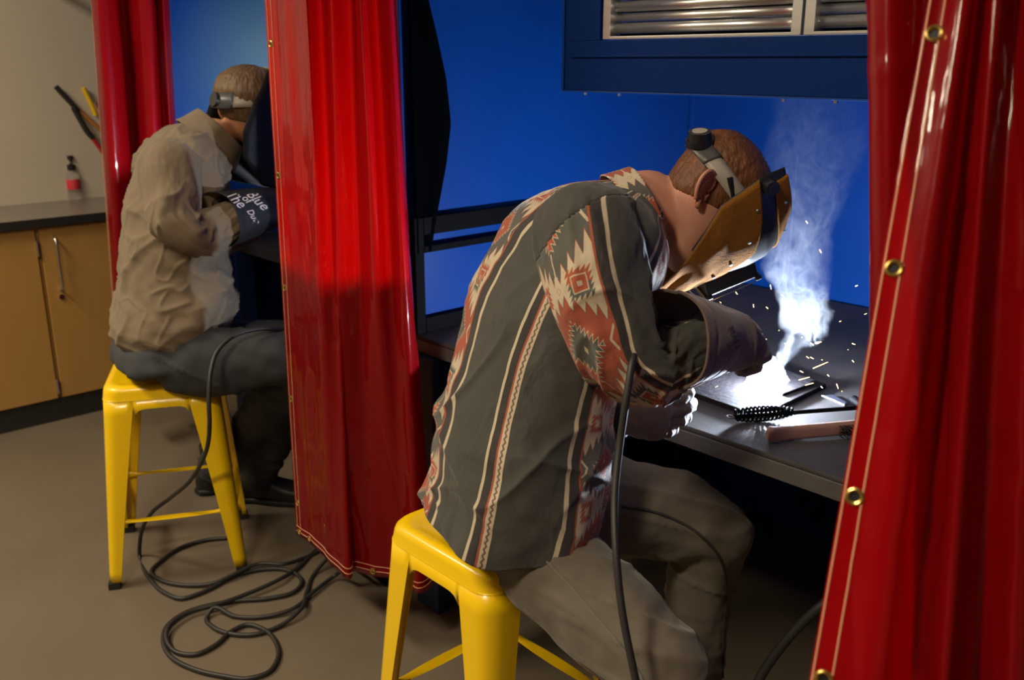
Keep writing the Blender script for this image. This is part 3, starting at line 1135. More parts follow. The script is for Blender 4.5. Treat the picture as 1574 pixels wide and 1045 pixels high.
cabinet('maple base cabinet whose door has its hinges on the right', 0.66, 1.162, -1, 1)
cabinet('maple base cabinet with bar handle and lock, next to the far left curtain', 1.163, 1.72, -1, 1)
cabinet('maple base cabinet hidden behind the khaki-shirted person', 1.721, 2.25, -1, 1)
ct = thing('countertop', 'grey countertop with black edge on the maple cabinets', 'countertop', (1.4, 4.37, 0.847))
MB().box((0.64, YC - 0.022, 0.8475), (2.27, YW - 0.0005, 0.885)).build('top', M['counter'], ct, bevel=0.002)
MB().box((0.64, YC - 0.026, 0.8475), (2.27, YC - 0.0222, 0.8835)).build('edge_strip', M['counter_edge'], ct, bevel=0.0008)

# hand sanitiser bottle
pb = on(116, 306, 2, 0.886)
bt = thing('pump_bottle', 'clear pump bottle with black pump and red label on the counter', 'bottle', (pb[0], pb[1], 0.8855))
def lathe(c, prof, nu=24):
    th = np.linspace(0, 2 * math.pi, nu, endpoint=False)
    return np.array([[(c[0] + r * math.cos(a), c[1] + r * math.sin(a), c[2] + z) for a in th] for r, z in prof])
pb = np.array([pb[0], pb[1], 0.8855])
MB().grid(lathe(pb, [(0.026, 0), (0.029, 0.004), (0.029, 0.10), (0.026, 0.118), (0.013, 0.130), (0.012, 0.138)]), True, True, True, flip=False).build('body', M['clear'], bt, smooth=True)
MB().grid(lathe(pb, [(0.0296, 0.048), (0.0298, 0.049), (0.0298, 0.092), (0.0296, 0.093)])).build('label', M['label_red'], bt, smooth=True)
MB().grid(lathe(pb, [(0.017, 0.136), (0.018, 0.138), (0.018, 0.158), (0.008, 0.162), (0.0055, 0.165), (0.0055, 0.185)]), True, True, True).build('collar', M['black'], bt, smooth=True)
pm = MB().rod(pb + [0, 0, 0.184], pb + [0, 0, 0.200], 0.013, 16)
pm.rod(pb + [0, 0, 0.193], pb + [-0.034 * R[0], -0.034 * R[1], 0.197], 0.006, 10, 0.004)
pm.build('pump_head', M['black'], bt, smooth=True)
for o in bt.children:
    fixnormals(o.data)

# tools hung on the end wall
def wallp(u, v, off=0.0):
    return on(u, v, 1, YW - 0.022 - off)
t = thing('bolt_cutter', 'bolt cutter with long black grips and a red arm on the beige wall', 'bolt cutter', tuple(wallp(120, 180)))
MB().tube([wallp(86, 133), wallp(92, 140), wallp(108, 157), wallp(121, 171)], np.array([0.012, 0.016, 0.015, 0.014])[0], 12).build('grip', M['grip_black'], t, smooth=True)
MB().tube(path([wallp(113, 165, .01), wallp(124, 185, .01), wallp(137, 206, .01), wallp(143, 212, .01)], 10), 0.013, 12).build('grip', M['grip_black'], t, smooth=True)
MB().rod(wallp(118, 167), wallp(168, 212), 0.010, 10).build('arm', M['tool_orange'], t, smooth=True)
MB().rod(wallp(140, 209, .01), wallp(178, 262, .01), 0.010, 10).build('arm', M['tool_red'], t, smooth=True)
t = thing('pry_tool', 'yellow gripped tool with wooden shank hung beside the bolt cutter', 'tool', tuple(wallp(145, 170)))
MB().tube(path([wallp(128, 135), wallp(134, 147), wallp(141, 162), wallp(147, 177)], 8), 0.011, 12).build('grip', M['tool_yellow'], t, smooth=True)
MB().rod(wallp(144, 158), wallp(170, 205), 0.010, 10).build('shank', M['wood'], t, smooth=True)


# ------------------------------------------------------------------ things on the near bench
ZB = 0.8004
def on_bench(u, v, z=ZB):
    return on(u, v, 2, z)


def plate(name, label, px, th, z0=ZB, mt=None):
    c = [on_bench(u, v, z0 + th) for u, v in px]
    vs = [(p[0], p[1], z0) for p in c] + [(p[0], p[1], z0 + th) for p in c]
    n = len(c)
    fs = [tuple(range(n))[::-1], tuple(range(n, 2 * n))] + [(i, (i + 1) % n, n + (i + 1) % n, n + i) for i in range(n)]
    o = MB().add(vs, fs).build(name, mt or M['plate'], None, bevel=0.0015)
    fixnormals(o.data)
    return tag(o, label, 'steel plate')


plate('steel_plate', 'thick steel plate lying under the white arc on the near bench', ((1040, 594), (1148, 632), (1196, 625), (1270, 590), (1180, 558), (1090, 566)), 0.011)
plate('steel_strip', 'narrow steel strip lying on the thick plate beside the arc', ((1193, 601), (1204, 605), (1250, 588), (1240, 583)), 0.006, ZB + 0.0112)
sc = plate('scrap_metal', 'bent offcut of thin shiny metal by the right red curtain', ((1262, 607), (1280, 606), (1302, 618), (1298, 622), (1278, 613)), 0.004, mt=M['zinc'])

# chipping hammer with coiled spring handle
h0, h1 = on_bench(1120, 641, ZB + 0.013), on_bench(1222, 634, ZB + 0.015)
h2 = on_bench(1330, 626, ZB + 0.013)
ch = thing('chipping_hammer', 'chipping hammer with black coiled spring handle in front of the arc', 'hammer', tuple((h0 + h1) / 2 - [0, 0, 0.013]))
ax = nrm(h1 - h0)
sd_ = nrm(np.cross(ax, [0, 0, 1.0]))
up_ = np.cross(sd_, ax)
L = np.linalg.norm(h1 - h0)
pts = []
turns = 15
for k in range(turns * 12 + 1):
    s_ = k / (turns * 12)
    r = 0.0055 + 0.0095 * math.sin(math.pi * min(1, s_ * 0.9 + 0.12)) ** 0.8
    a = 2 * math.pi * turns * s_
    pts.append(h0 + ax * (0.012 + (L - 0.012) * s_) + sd_ * r * math.cos(a) + up_ * (r * math.sin(a) + 0.003))
MB().tube(pts, 0.0023, 6).build('spring_handle', M['black_steel'], ch, smooth=True)
MB().torus(h0 + ax * 0.004, up_, 0.007, 0.0022, 16, 6).build('end_ring', M['steel'], ch, smooth=True)
MB().rod(h0 + ax * 0.01, h2, 0.0045, 10).build('shaft', M['black_steel'], ch, smooth=True)
hd = nrm(h2 - h1)
MB().rod(h2 - sd_ * 0.05, h2 + sd_ * 0.06, 0.009, 10, 0.004).build('head', M['black_steel'], ch, smooth=True)

# wire brush
b0, b1 = on_bench(1179, 668, ZB + 0.014), on_bench(1330, 655, ZB + 0.014)
wbz = thing('wire_brush', 'wooden handled wire brush lying on the front of the near bench', 'wire brush', tuple((b0 + b1) / 2 - [0, 0, 0.014]))
ax = nrm(b1 - b0)
sd_ = nrm(np.cross(ax, [0, 0, 1.0]))
L = np.linalg.norm(b1 - b0)
# the block lies on its side: its flat back faces the lens
secs = []
for s_, hw, hh in ((0.0, 0.006, 0.008), (0.012, 0.010, 0.013), (0.06, 0.011, 0.0135), (0.2, 0.010, 0.0135), (0.5, 0.010, 0.013), (1.0, 0.010, 0.013), (1.6, 0.010, 0.012)):
    secs.append(SEC(b0 + ax * L * s_, sd_, (0, 0, 1), hw, hh, hh, 3.6))
V, _, _ = loft(secs, 24, 40)
MB().grid(V, True, True, True).build('wood_block', M['wood'], wbz, smooth=True)
br_ = MB()
rr = random.Random(3)
for i in range(46):
    for j in range(4):
        p = b0 + ax * (L * (0.70 + 0.8 * i / 46)) + np.array([0, 0, -0.009 + 0.006 * j]) + sd_ * 0.006
        q = p + sd_ * 0.024 + ax * rr.uniform(-0.004, 0.004) + np.array([0, 0, rr.uniform(-0.003, 0.004)])
        br_.rod(p, q, 0.0007, 4)
tag_o = br_.build('bristles', M['black_steel'], wbz)
tag_o['kind'] = 'stuff'

# ------------------------------------------------------------------ people
def px(v):
    """direction in the picture plane (x right, y down) as a world vector"""
    return R * v[0] - U * v[1]


def finger(mb, base, d, n, lens, rads, curls):
    """a finger: starts at base, points along d, bends towards n"""
    pts, rs = [np.asarray(base) - d * 0.018, np.asarray(base)], [rads[0], rads[0]]
    a = 0.0
    p = np.asarray(base, float)
    for L, r, c in zip(lens, rads[1:], curls):
        a += math.radians(c)
        dd = d * math.cos(a) + n * math.sin(a)
        for k in (0.5, 1.0):
            pts.append(p + dd * L * k)
            rs.append(r)
        p = p + dd * L
    e = pts[-1] + dd * rs[-1] * 0.75
    pts.append(e)
    rs.append(rs[-1] * 0.45)
    V, _, _ = tube(pts, rs, None, np.cross(d, n), 14, 30)
    mb.grid(V, True, True, True)


def hand_solids(wrist, d, n, side, curls, sc=1.0, thumb=(0.5, 0.6), spread=0.05):
    """wrist point, direction to the knuckles d, palm normal n, side = towards the thumb"""
    d, n, side = nrm(d), nrm(n), nrm(side)
    mb = MB()
    w = np.asarray(wrist, float)
    V, _, _ = loft([SEC(w - d * 0.03 * sc, side, n, 0.031 * sc, 0.024 * sc, 0.024 * sc, 2.4), SEC(w + d * 0.02 * sc, side, n, 0.036 * sc, 0.021 * sc, 0.021 * sc, 2.6),
                    SEC(w + d * 0.06 * sc, side, n, 0.046 * sc, 0.020 * sc, 0.019 * sc, 2.8), SEC(w + d * 0.095 * sc, side, n, 0.047 * sc, 0.017 * sc, 0.017 * sc, 2.8),
                    SEC(w + d * 0.108 * sc, side, n, 0.042 * sc, 0.011 * sc, 0.012 * sc, 2.6)], 28, 24)
    mb.grid(V, True, True, True)
    L = [(0.044, 0.027, 0.021), (0.049, 0.031, 0.022), (0.046, 0.029, 0.021), (0.036, 0.022, 0.019)]
    for k in range(4):
        off = (1.5 - k) * 0.0225 * sc
        b = w + d * (0.098 - (0.004, 0.0, 0.003, 0.012)[k]) * sc + side * off
        dd = nrm(d + side * (1.5 - k) * spread)
        r = (0.0122, 0.0126, 0.0122, 0.0108)[k] * sc
        finger(mb, b, dd, n, [q * sc for q in L[k]], [r, r, r * 0.95, r * 0.88], curls[k] if isinstance(curls[0], (tuple, list)) else curls)
    tb = w + d * 0.030 * sc + side * 0.034 * sc + n * 0.006 * sc
    td = nrm(d * thumb[0] + side * (1 - thumb[0]) + n * thumb[1])
    finger(mb, tb, td, nrm(n - side * 0.4 + d * 0.3), [0.042 * sc, 0.030 * sc], [0.0155 * sc, 0.014 * sc, 0.0128 * sc], (8, 22))
    return mb


def vmesh(name, mb, voxel, mt, parent, smooth=4, disp=None, factor=0.5):
    v, f, n = voxel_union(mb, voxel, smooth, factor)
    if disp is not None:
        v = v + n * disp(v, n)[:, None]
    return make(name, v, f, mt, parent)


def ring_mesh(name, secs, nu, nv, mt, parent, th=0.002, disp=None, uvf=None, keep=None, closed=True):
    V, u, v = loft(secs, nu, nv)
    if disp is not None:
        N = gnormal(V)
        V = V + N * disp(V, u, v)[..., None]
    uu, vv2 = (uvf(u, v) if uvf else (u, v))
    ve, fa, uv = gmesh(V, True, False, False, uu, vv2, keep=keep)
    o = make(name, ve, fa, mt, parent, uv)
    if th:
        solidify(o, th)
    return o, V


def head_secs(c, up, fr, sd, s=1.0):
    T = [(-0.112, 0.020, 0.088, -0.058), (-0.098, 0.036, 0.095, -0.030), (-0.072, 0.050, 0.096, 0.010), (-0.047, 0.060, 0.093, 0.050), (-0.020, 0.067, 0.092, 0.074),
         (0.010, 0.072, 0.090, 0.089), (0.040, 0.0755, 0.094, 0.098), (0.070, 0.0745, 0.090, 0.099), (0.098, 0.064, 0.073, 0.088), (0.118, 0.046, 0.050, 0.064), (0.129, 0.022, 0.024, 0.036), (0.132, 0.006, 0.007, 0.012)]
    out = []
    for h, a, f_, b_ in T:
        mid = (f_ - b_) / 2
        hb = (f_ + b_) / 2
        out.append(SEC(c + up * h * s + fr * mid * s, sd, fr, a * s, hb * s, hb * s, 2.15))
    return out


def head_solids(mb, c, up, fr, sd, s=1.0):
    V, _, _ = loft(head_secs(c, up, fr, sd, s), 48, 50)
    mb.grid(V, True, True, True)
    q = lambda f_, h, w: c + (fr * f_ + up * h + sd * w) * s
    mb.tube([q(0.086, 0.022, 0), q(0.098, 0.006, 0), q(0.109, -0.010, 0), q(0.112, -0.020, 0), q(0.098, -0.024, 0)], 0.0105 * s, 12, 16, sd)
    for e in (-1, 1):
        mb.tube([q(0.095, -0.021, 0.004 * e), q(0.101, -0.021, 0.013 * e), q(0.092, -0.021, 0.018 * e)], 0.0075 * s, 10, 8, up)
        mb.tube([q(0.083, 0.028, 0.012 * e), q(0.089, 0.031, 0.03 * e), q(0.076, 0.026, 0.05 * e)], 0.009 * s, 10, 10, up)     # brow
        mb.tube([q(0.078, 0.012, 0.024 * e), q(0.081, 0.012, 0.033 * e), q(0.076, 0.011, 0.042 * e)], 0.0085 * s, 10, 10, up)    # eyelids
        mb.tube([q(0.072, -0.015, 0.028 * e), q(0.072, -0.018, 0.045 * e), q(0.05, -0.010, 0.060 * e)], 0.014 * s, 10, 10, up)    # cheek
    mb.tube([q(0.086, -0.050, -0.024), q(0.0965, -0.048, -0.008), q(0.0965, -0.048, 0.008), q(0.086, -0.050, 0.024)], 0.0055 * s, 10, 16, up)
    mb.tube([q(0.084, -0.060, -0.020), q(0.0945, -0.060, 0), q(0.084, -0.060, 0.020)], 0.0062 * s, 10, 14, up)


def ear_mesh(mb, c, upv, back, out, s=1.0):
    """outer ear: helix rim, antihelix fold, lobe, concha"""
    q = lambda b, h, o: c + (back * b + upv * h + out * o) * s
    V = []
    # dish
    rim = [(0.000, 0.020, .004), (0.004, 0.029, .010), (0.014, 0.034, .016), (0.024, 0.030, .020), (0.029, 0.018, .021), (0.028, 0.004, .020), (0.022, -0.010, .017), (0.014, -0.020, .013),
           (0.007, -0.029, .010), (0.000, -0.030, .007), (-0.004, -0.022, .004), (-0.004, -0.010, .003), (-0.004, 0.004, .002), (-0.003, 0.012, .003)]
    n = len(rim)
    rp = [q(*p) for p in rim]
    cc = q(0.009, 0.003, 0.004)
    dense = path(rp + [rp[0]], 49)[:-1]
    rings = [dense, dense * 0.86 + cc * 0.14 + out * 0.001 * s, dense * 0.62 + cc * 0.38 - out * 0.001 * s, dense * 0.3 + cc * 0.7 - out * 0.002 * s]
    mb.grid(np.array(rings), True, False, True)
    mb.grid(np.array([dense, dense * 0.9 + (c - out * 0.004 * s) * 0.1 - out * 0.004 * s, dense * 0.5 + (c - out * 0.006 * s) * 0.5 - out * 0.004 * s]), True, False, True, flip=True)
    hp = [q(0.002, 0.004, .004), q(-0.001, 0.016, .007)] + [q(*p) for p in rim[1:8]]
    mb.tube(path(hp, 40), 0.0036 * s, 10, 40, out)
    mb.tube(path([q(0.010, 0.024, .009), q(0.018, 0.014, .012), q(0.019, 0.002, .012), q(0.012, -0.010, .009), q(0.005, -0.012, .007)], 24), 0.0034 * s, 10, 24, out)
    mb.tube(path([q(-0.004, 0.001, .004), q(-0.001, -0.005, .007), q(-0.003, -0.011, .004)], 12), 0.004 * s, 10, 12, out)
    mb.tube(path([q(0.007, -0.016, .008), q(0.004, -0.025, .008), q(-0.001, -0.026, .006)], 12), 0.0058 * s, 10, 12, out)


def hair_cap(parent, mt, c, up, fr, sd, mask, thick, s=1.0, seed=0.0, scale=60):
    V, u, t = loft(head_secs(c, up, fr, sd, s), 160, 130)
    N = gnormal(V)
    N = N * np.sign(((V - c) * N).sum(-1))[..., None]
    rel = (V - c) / s
    h, f_, w = rel @ up, rel @ fr, rel @ sd
    k = mask(h, f_, w)
    q = np.stack([h * scale * 0.7, f_ * scale * 0.7, w * scale * 0.7 + seed], -1)
    str_ = vnoise(np.stack([np.broadcast_to(u[None, :] * 90, h.shape), h * 22 + 3 * vnoise(q * 0.25), 0 * h + seed], -1))
    d = np.clip(k, 0, 1) ** 0.6 * (thick(h, f_) + 0.0016 * str_ + 0.002 * fbm(q * 0.5, 2))
    d = np.where(k > 0, d, -0.004)
    ve, fa, _ = gmesh(V + N * d[..., None], True, False, True, keep=(k > -0.12))
    return make('hair', ve, fa, mt, parent)


# ================================================================== person in the southwestern print shirt
f1 = nrm([0.935, -0.355, 0])                  # body facing
r1 = np.array([f1[1], -f1[0], 0])              # his right, towards the lens
ZUP = np.array([0, 0, 1.0])

# head frame
yaw = math.radians(15)
fr0, up1 = px((0.545, 0.84)), px((0.84, -0.545))
hf = nrm(fr0 * math.cos(yaw) + F * math.sin(yaw))
hs = nrm(-F * math.cos(yaw) + fr0 * math.sin(yaw))     # towards the lens
hc = P(1076, 312, 1.80)
HS = 0.995

p1 = MB()
torso1 = [  # centre px, depth, half side, half front, half back, tilt (px direction of the front axis)
    ((779, 794), 1.80, 0.190, 0.166, 0.160, (1.0, 0.06)),
    ((793, 738), 1.80, 0.192, 0.166, 0.160, (1.0, 0.05)),
    ((803, 660), 1.79, 0.190, 0.158, 0.152, (1.0, 0.08)),
    ((812, 590), 1.79, 0.192, 0.148, 0.146, (1.0, 0.18)),
    ((832, 510), 1.79, 0.196, 0.140, 0.142, (0.95, 0.32)),
    ((864, 436), 1.79, 0.202, 0.132, 0.136, (0.86, 0.50)),
    ((906, 372), 1.79, 0.205, 0.120, 0.122, (0.76, 0.66)),
    ((944, 334), 1.79, 0.165, 0.098, 0.092, (0.66, 0.76)),
    ((972, 318), 1.785, 0.092, 0.078, 0.066, (0.62, 0.80)),
    ((984, 312), 1.785, 0.074, 0.070, 0.058, (0.60, 0.82)),
]


def torso_secs(T, f_, r_, k=1.0, tw=1.0):
    out = []
    for (u, v), t, a, bf, bb, tilt in T:
        # sagittal plane holds the facing direction; tilt leans the ring forward
        ang = math.atan2(tilt[1], tilt[0]) * tw
        B = f_ * math.cos(ang) - ZUP * math.sin(ang)
        out.append(SEC(P(u, v, t), r_, B, a * k, bf * k, bb * k, 2.25))
    return out


V, _, _ = loft(torso_secs(torso1, f1, r1, 0.90), 40, 40)
p1.grid(V, True, True, True)
neck0, neck1, neck2 = P(985, 316, 1.79), P(1025, 316, 1.80), hc + hf * 0.0 - up1 * 0.035
V, _, _ = loft([SEC(P(962, 330, 1.785), hs, px((0.55, 0.83)), 0.064, 0.075, 0.07), SEC(neck0, hs, px((0.3, 0.95)), 0.053, 0.070, 0.066), SEC(neck1, hs, px((0.25, 0.97)), 0.049, 0.062, 0.068), SEC(neck2, hs, px((0.3, 0.95)), 0.048, 0.056, 0.066)], 36, 24)
p1.grid(V, True, True, True)
head_solids(p1, hc, up1, hf, hs, HS)

# arms
shR, elR, wrR = P(905, 352, 1.640), P(962, 560, 1.60), P(1088, 528, 1.735)
armR = [P(930, 330, 1.70), P(903, 352, 1.635), P(924, 420, 1.605), P(945, 500, 1.590), P(961, 556, 1.595), P(992, 568, 1.615), P(1038, 548, 1.645), P(1088, 528, 1.66), P(1120, 521, 1.69)]
V, _, _ = tube(armR, [0.06, 0.064, 0.056, 0.05, 0.046, 0.046, 0.043, 0.036, 0.031], None, f1, 24, 60)
p1.grid(V, True, True, True)
shL = P(905, 352, 1.640) - r1 * 0.31 + f1 * 0.07 - ZUP * 0.05
handL = P(958, 628, 1.77)
elL = P(880, 605, 1.97)
armL = [shL + r1 * 0.06, shL, shL * 0.5 + elL * 0.5 + f1 * 0.02, elL, elL * 0.5 + handL * 0.5 - ZUP * 0.01, handL]
V, _, _ = tube(armL, [0.055, 0.062, 0.052, 0.045, 0.04, 0.032], None, f1, 24, 50)
p1.grid(V, True, True, True)
# pelvis and legs
pelv = torso1[0]
hipR, kneeR = P(814, 832, 1.765), P(1012, 1022, 1.60)
hipL, kneeL = P(885, 770, 1.90), P(1092, 800, 1.955)
ankR = np.array([kneeR[0] - 0.02, kneeR[1] + 0.10, 0.10])
ankL = np.array([kneeL[0] - 0.015, kneeL[1] + 0.03, 0.10])
seatc = np.array([1.10, 1.215, 0.0])


def pelvis_solid(k=1.0, dz=0.0):
    c = np.array([seatc[0], seatc[1], 0])
    V, _, _ = loft([SEC(c + ZUP * (0.622 + dz), r1, f1, 0.10 * k, 0.10 * k, 0.09 * k, 2.6), SEC(c + ZUP * (0.64 + dz), r1, f1, 0.165 * k, 0.13 * k, 0.125 * k, 2.5),
                    SEC(c + ZUP * 0.70, r1, f1, 0.178 * k, 0.135 * k, 0.14 * k, 2.3), SEC(P(790, 745, 1.80), r1, f1, 0.165 * k, 0.130 * k, 0.13 * k, 2.2), SEC(P(797, 700, 1.80), r1, f1, 0.155 * k, 0.12 * k, 0.125 * k, 2.2)], 40, 24)
    return V


p1.grid(pelvis_solid(0.9, 0.012), True, True, True)
for hip, knee, ank in ((hipR, kneeR, ankR), (hipL, kneeL, ankL)):
    V, _, _ = tube([hip - nrm(knee - hip) * 0.04, hip, hip * 0.5 + knee * 0.5, knee - nrm(knee - hip) * 0.05, knee - ZUP * 0.03 + nrm(knee - hip) * 0.0, knee * 0.6 + ank * 0.4 - nrm(f1) * 0.012, ank], [0.075, 0.082, 0.072, 0.057, 0.054, 0.05, 0.036], None, f1, 24, 50)
    p1.grid(V, True, True, True)

v_, f_, n_ = voxel_union(p1, 0.0055, 3)
body = MB()
body.v, body.f = v_.tolist(), f_
for sgn in (1, -1):
    ec = hc + (hs * sgn) * 0.0685 * HS + up1 * 0.000 - hf * (0.024 if sgn > 0 else 0.004)
    # ear leans back from the head axis
    eu = nrm(up1 * 0.92 - hf * 0.40)
    eb = nrm(-hf * 0.92 - up1 * 0.40)
    o_ = nrm(hs * sgn * 0.92 - hf * 0.35)
    em = MB()
    ear_mesh(em, ec, eu, nrm(eb * 0.88 + hs * sgn * 0.30), o_, 1.02)
    body.add(em.v, em.f)
base1 = np.array([1.135, 1.28, 0.0])
me = bpy.data.meshes.new('person')
vb = np.array(body.v) - base1
me.from_pydata(vb.tolist(), [], body.f)
me.polygons.foreach_set('use_smooth', [True] * len(me.polygons))
man1 = link('person', me, M['skin'])
man1.location = tuple(base1)
fixnormals(me)
tag(man1, 'person in southwestern print shirt and grey jeans, bent over the near bench welding', 'person')


def mask1(h, f_, w):
    # >0 where hair grows
    back = np.clip(-(f_ - 0.012) / 0.02, -1, 1)              # behind the ear
    nape = np.clip((h + 0.014 - 0.62 * (f_ + 0.02)) / 0.018, -1, 1)
    top = np.clip((h - 0.072 + 0.10 * np.clip(-f_, -0.05, 1)) / 0.02, -1, 1)
    side = np.minimum(np.clip((h - 0.020) / 0.02, -1, 1), np.clip((0.052 - f_) / 0.015, -1, 1))
    k = np.maximum(np.maximum(np.minimum(back, nape), np.where(f_ < 0.075, np.clip((h - 0.062) / 0.02, -1, 1), -1)), side)
    return k


hair1 = hair_cap(man1, M['hair'], hc, up1, hf, hs, mask1, lambda h, f_: 0.003 + 0.010 * np.clip((h - 0.02) / 0.07, 0, 1), HS, 2.2)

M['seam'] = mat('denim_seam', (0.155, 0.14, 0.12), 0.85, vary=0.2, vscale=60)
M['seam_dark'] = mat('dark_denim_seam', (0.035, 0.033, 0.03), 0.85, vary=0.2, vscale=60)
# ---- shirt
shirt = MB()


def shirt_disp(V, u, v):
    uu = np.broadcast_to(u[None, :], V.shape[:2])
    vv_ = np.broadcast_to(v[:, None], V.shape[:2])
    q = lambda a, b, s: np.stack([uu * a + vv_ * b * 0.35, vv_ * b, 0 * uu + s], -1)
    d = 0.007 * vnoise(q(5, 6, 1)) + 0.0045 * vnoise(q(11, 13, 4)) + 0.0016 * vnoise(q(34, 40, 7))
    rg = ridge(np.stack([uu * 9 - vv_ * 7, vv_ * 4 + uu * 2, 0 * uu + 9], -1), 2.5)
    rg2 = ridge(np.stack([uu * 7 + vv_ * 9, vv_ * 3.5, 0 * uu + 19], -1), 3)
    low = np.clip(1 - np.abs(vv_ - 0.20) / 0.30, 0, 1)
    d = d + 0.007 * (rg - 0.4) * (0.35 + low) + 0.005 * (rg2 - 0.4) * (0.4 + low)
    fade = np.clip((v[-1] - vv_) / 0.10, 0.15, 1)
    return d * fade


Vt, ut, vt = loft(torso_secs(torso1, f1, r1, 1.0), 300, 240)
Nt = gnormal(Vt)
Nt = Nt * np.sign(((Vt - Vt.mean(axis=1, keepdims=True)) * Nt).sum(-1))[..., None]
Vt = Vt + Nt * shirt_disp(Vt, ut, vt)[..., None]
# shirt tail: the hem dips on the sides and curls up at the front
uu = np.broadcast_to(ut[None, :], Vt.shape[:2])
vv_ = np.broadcast_to(vt[:, None], Vt.shape[:2])
hemw = np.clip(1 - vv_ / 0.10, 0, 1) ** 1.5
Vt = Vt - ZUP * (hemw * (0.012 * np.cos(4 * math.pi * (uu - 0.22)) + 0.008 * vnoise(np.stack([uu * 14, 0 * uu, 0 * uu + 3], -1))))[..., None]
Vt = Vt + Nt * (hemw * 0.012 * vnoise(np.stack([uu * 18, 0 * uu + 2, 0 * uu], -1)))[..., None]
CREF = 1.16
ve, fa, uv = gmesh(Vt, True, False, False, ut * CREF + 0.085, vt)
shirt_o = make('shirt', ve, fa, M['shirt'], man1, uv)
solidify(shirt_o, 0.0022)

SL_OFF = -0.012
sl = [P(930, 335, 1.70), P(903, 356, 1.635), P(916, 420, 1.605), P(940, 500, 1.590), P(962, 552, 1.592), P(996, 566, 1.612), P(1040, 548, 1.642), P(1085, 530, 1.655)]


def sleeve(name, pts, rad, hint, off, seed, sgn=1.0, voff=0.0, mt=None, parent=None, el=0.30, yoke=None):
    V, u, v = tube(pts, rad, None, hint, 150, 190)
    N = gnormal(V)
    N = N * np.sign(((V - V.mean(axis=1, keepdims=True)) * N).sum(-1))[..., None]
    uu = np.broadcast_to(u[None, :], V.shape[:2])
    vv2 = np.broadcast_to(v[:, None], V.shape[:2])
    q = lambda a, b, s: np.stack([np.sin(uu * 2 * math.pi) * a * 0.3, np.cos(uu * 2 * math.pi) * a * 0.3, vv2 * b + s], -1)
    d = 0.007 * vnoise(q(5, 9, seed)) + 0.003 * vnoise(q(12, 22, seed + 3)) + 0.001 * vnoise(q(30, 60, seed + 8))
    bend = np.exp(-((vv2 - el) / 0.10) ** 2)
    rg = ridge(np.stack([np.sin(uu * 2 * math.pi) * 1.2, np.cos(uu * 2 * math.pi) * 1.2, vv2 * 26 + seed + 2 * np.sin(uu * 6.28)], -1), 2)
    d = d + 0.011 * bend * (rg - 0.4)
    rg2 = ridge(np.stack([np.sin(uu * 2 * math.pi) * 1.4 + vv2 * 6, np.cos(uu * 2 * math.pi) * 1.4, vv2 * 7 + seed], -1), 3)
    d = d + 0.006 * (rg2 - 0.35)
    V = V + N * d[..., None]
    keep = None
    if yoke is not None:
        # the cloth above the armhole seam belongs to the yoke
        pr = proj(V)
        keep = ~((pr[..., 1] < np.interp(pr[..., 0], yoke[0], yoke[1])) & (vv2 < 0.22))
        ve, fa, uv = gmesh(V, True, False, False, u * 0.56 * sgn + off, v + voff, keep=~keep)
        uv[..., 0] = 0.15 + 0.01 * uv[..., 0]
        solidify(make('yoke', ve, fa, M['shirt'], parent, uv), 0.002)
        line = []
        for j in range(V.shape[1]):
            k = np.argmax(keep[:, j])
            if 0 < k < 60:
                line.append(V[k, j] + N[k, j] * 0.0012)
        if len(line) > 8:
            MB().tube(path(line, 160), 0.0012, 6, 160).build('armhole_seam', M['seam_dark'], parent, smooth=True)
    ve, fa, uv = gmesh(V, True, False, False, u * 0.56 * sgn + off, v + voff, keep=keep)
    o = make(name, ve, fa, mt or M['shirt'], parent, uv)
    solidify(o, 0.002)
    return o


sleeve('sleeve', sl, [0.060, 0.092, 0.092, 0.080, 0.070, 0.064, 0.060, 0.052], r1 * 0.45 + f1 * 0.9, 0.40, 3.0, 1.0, 0.055, None, shirt_o, 0.33, ((810, 830, 855, 880, 905, 930, 1010), (425, 392, 352, 328, 312, 300, 300)))
slL = [shL + r1 * 0.06, shL, shL * 0.5 + elL * 0.5 + f1 * 0.01, elL, elL * 0.5 + handL * 0.5 - ZUP * 0.01, handL * 0.85 + elL * 0.15]
sleeve('sleeve', slL, [0.055, 0.085, 0.080, 0.070, 0.062, 0.052], -r1 * 0.9 + f1 * 0.3, 0.0, 13.0, 1.0, 0.02, None, shirt_o, 0.33)
# shoulder seam
# ---- collar: stand and fall
nd = nrm(P(1030, 300, 1.77) - P(980, 322, 1.785))
cs, cf = hs, nrm(np.cross(nd, hs))
if cf @ px((0, 1)) < 0:
    cf = -cf
cc0 = P(976, 322, 1.785)
colsec = [SEC(cc0 - nd * 0.026 + cf * 0.004, cs, cf, 0.101, 0.108, 0.092, 2.1), SEC(cc0 - nd * 0.008, cs, cf, 0.090, 0.102, 0.084, 2.1), SEC(cc0 + nd * 0.012, cs, cf, 0.081, 0.094, 0.079, 2.1),
          SEC(cc0 + nd * 0.023, cs, cf, 0.078, 0.090, 0.077, 2.1)]
V, u, v = loft(colsec, 120, 24)
N = gnormal(V)
uu = np.broadcast_to(u[None, :], V.shape[:2])
V = V + N * (0.003 * vnoise(np.stack([uu * 12, 0 * uu + v[:, None] * 20, 0 * uu], -1)))[..., None]
kk = np.broadcast_to((np.abs(u) < 0.47)[None, :], V.shape[:2])
ve, fa, uv = gmesh(V, True, keep=kk)
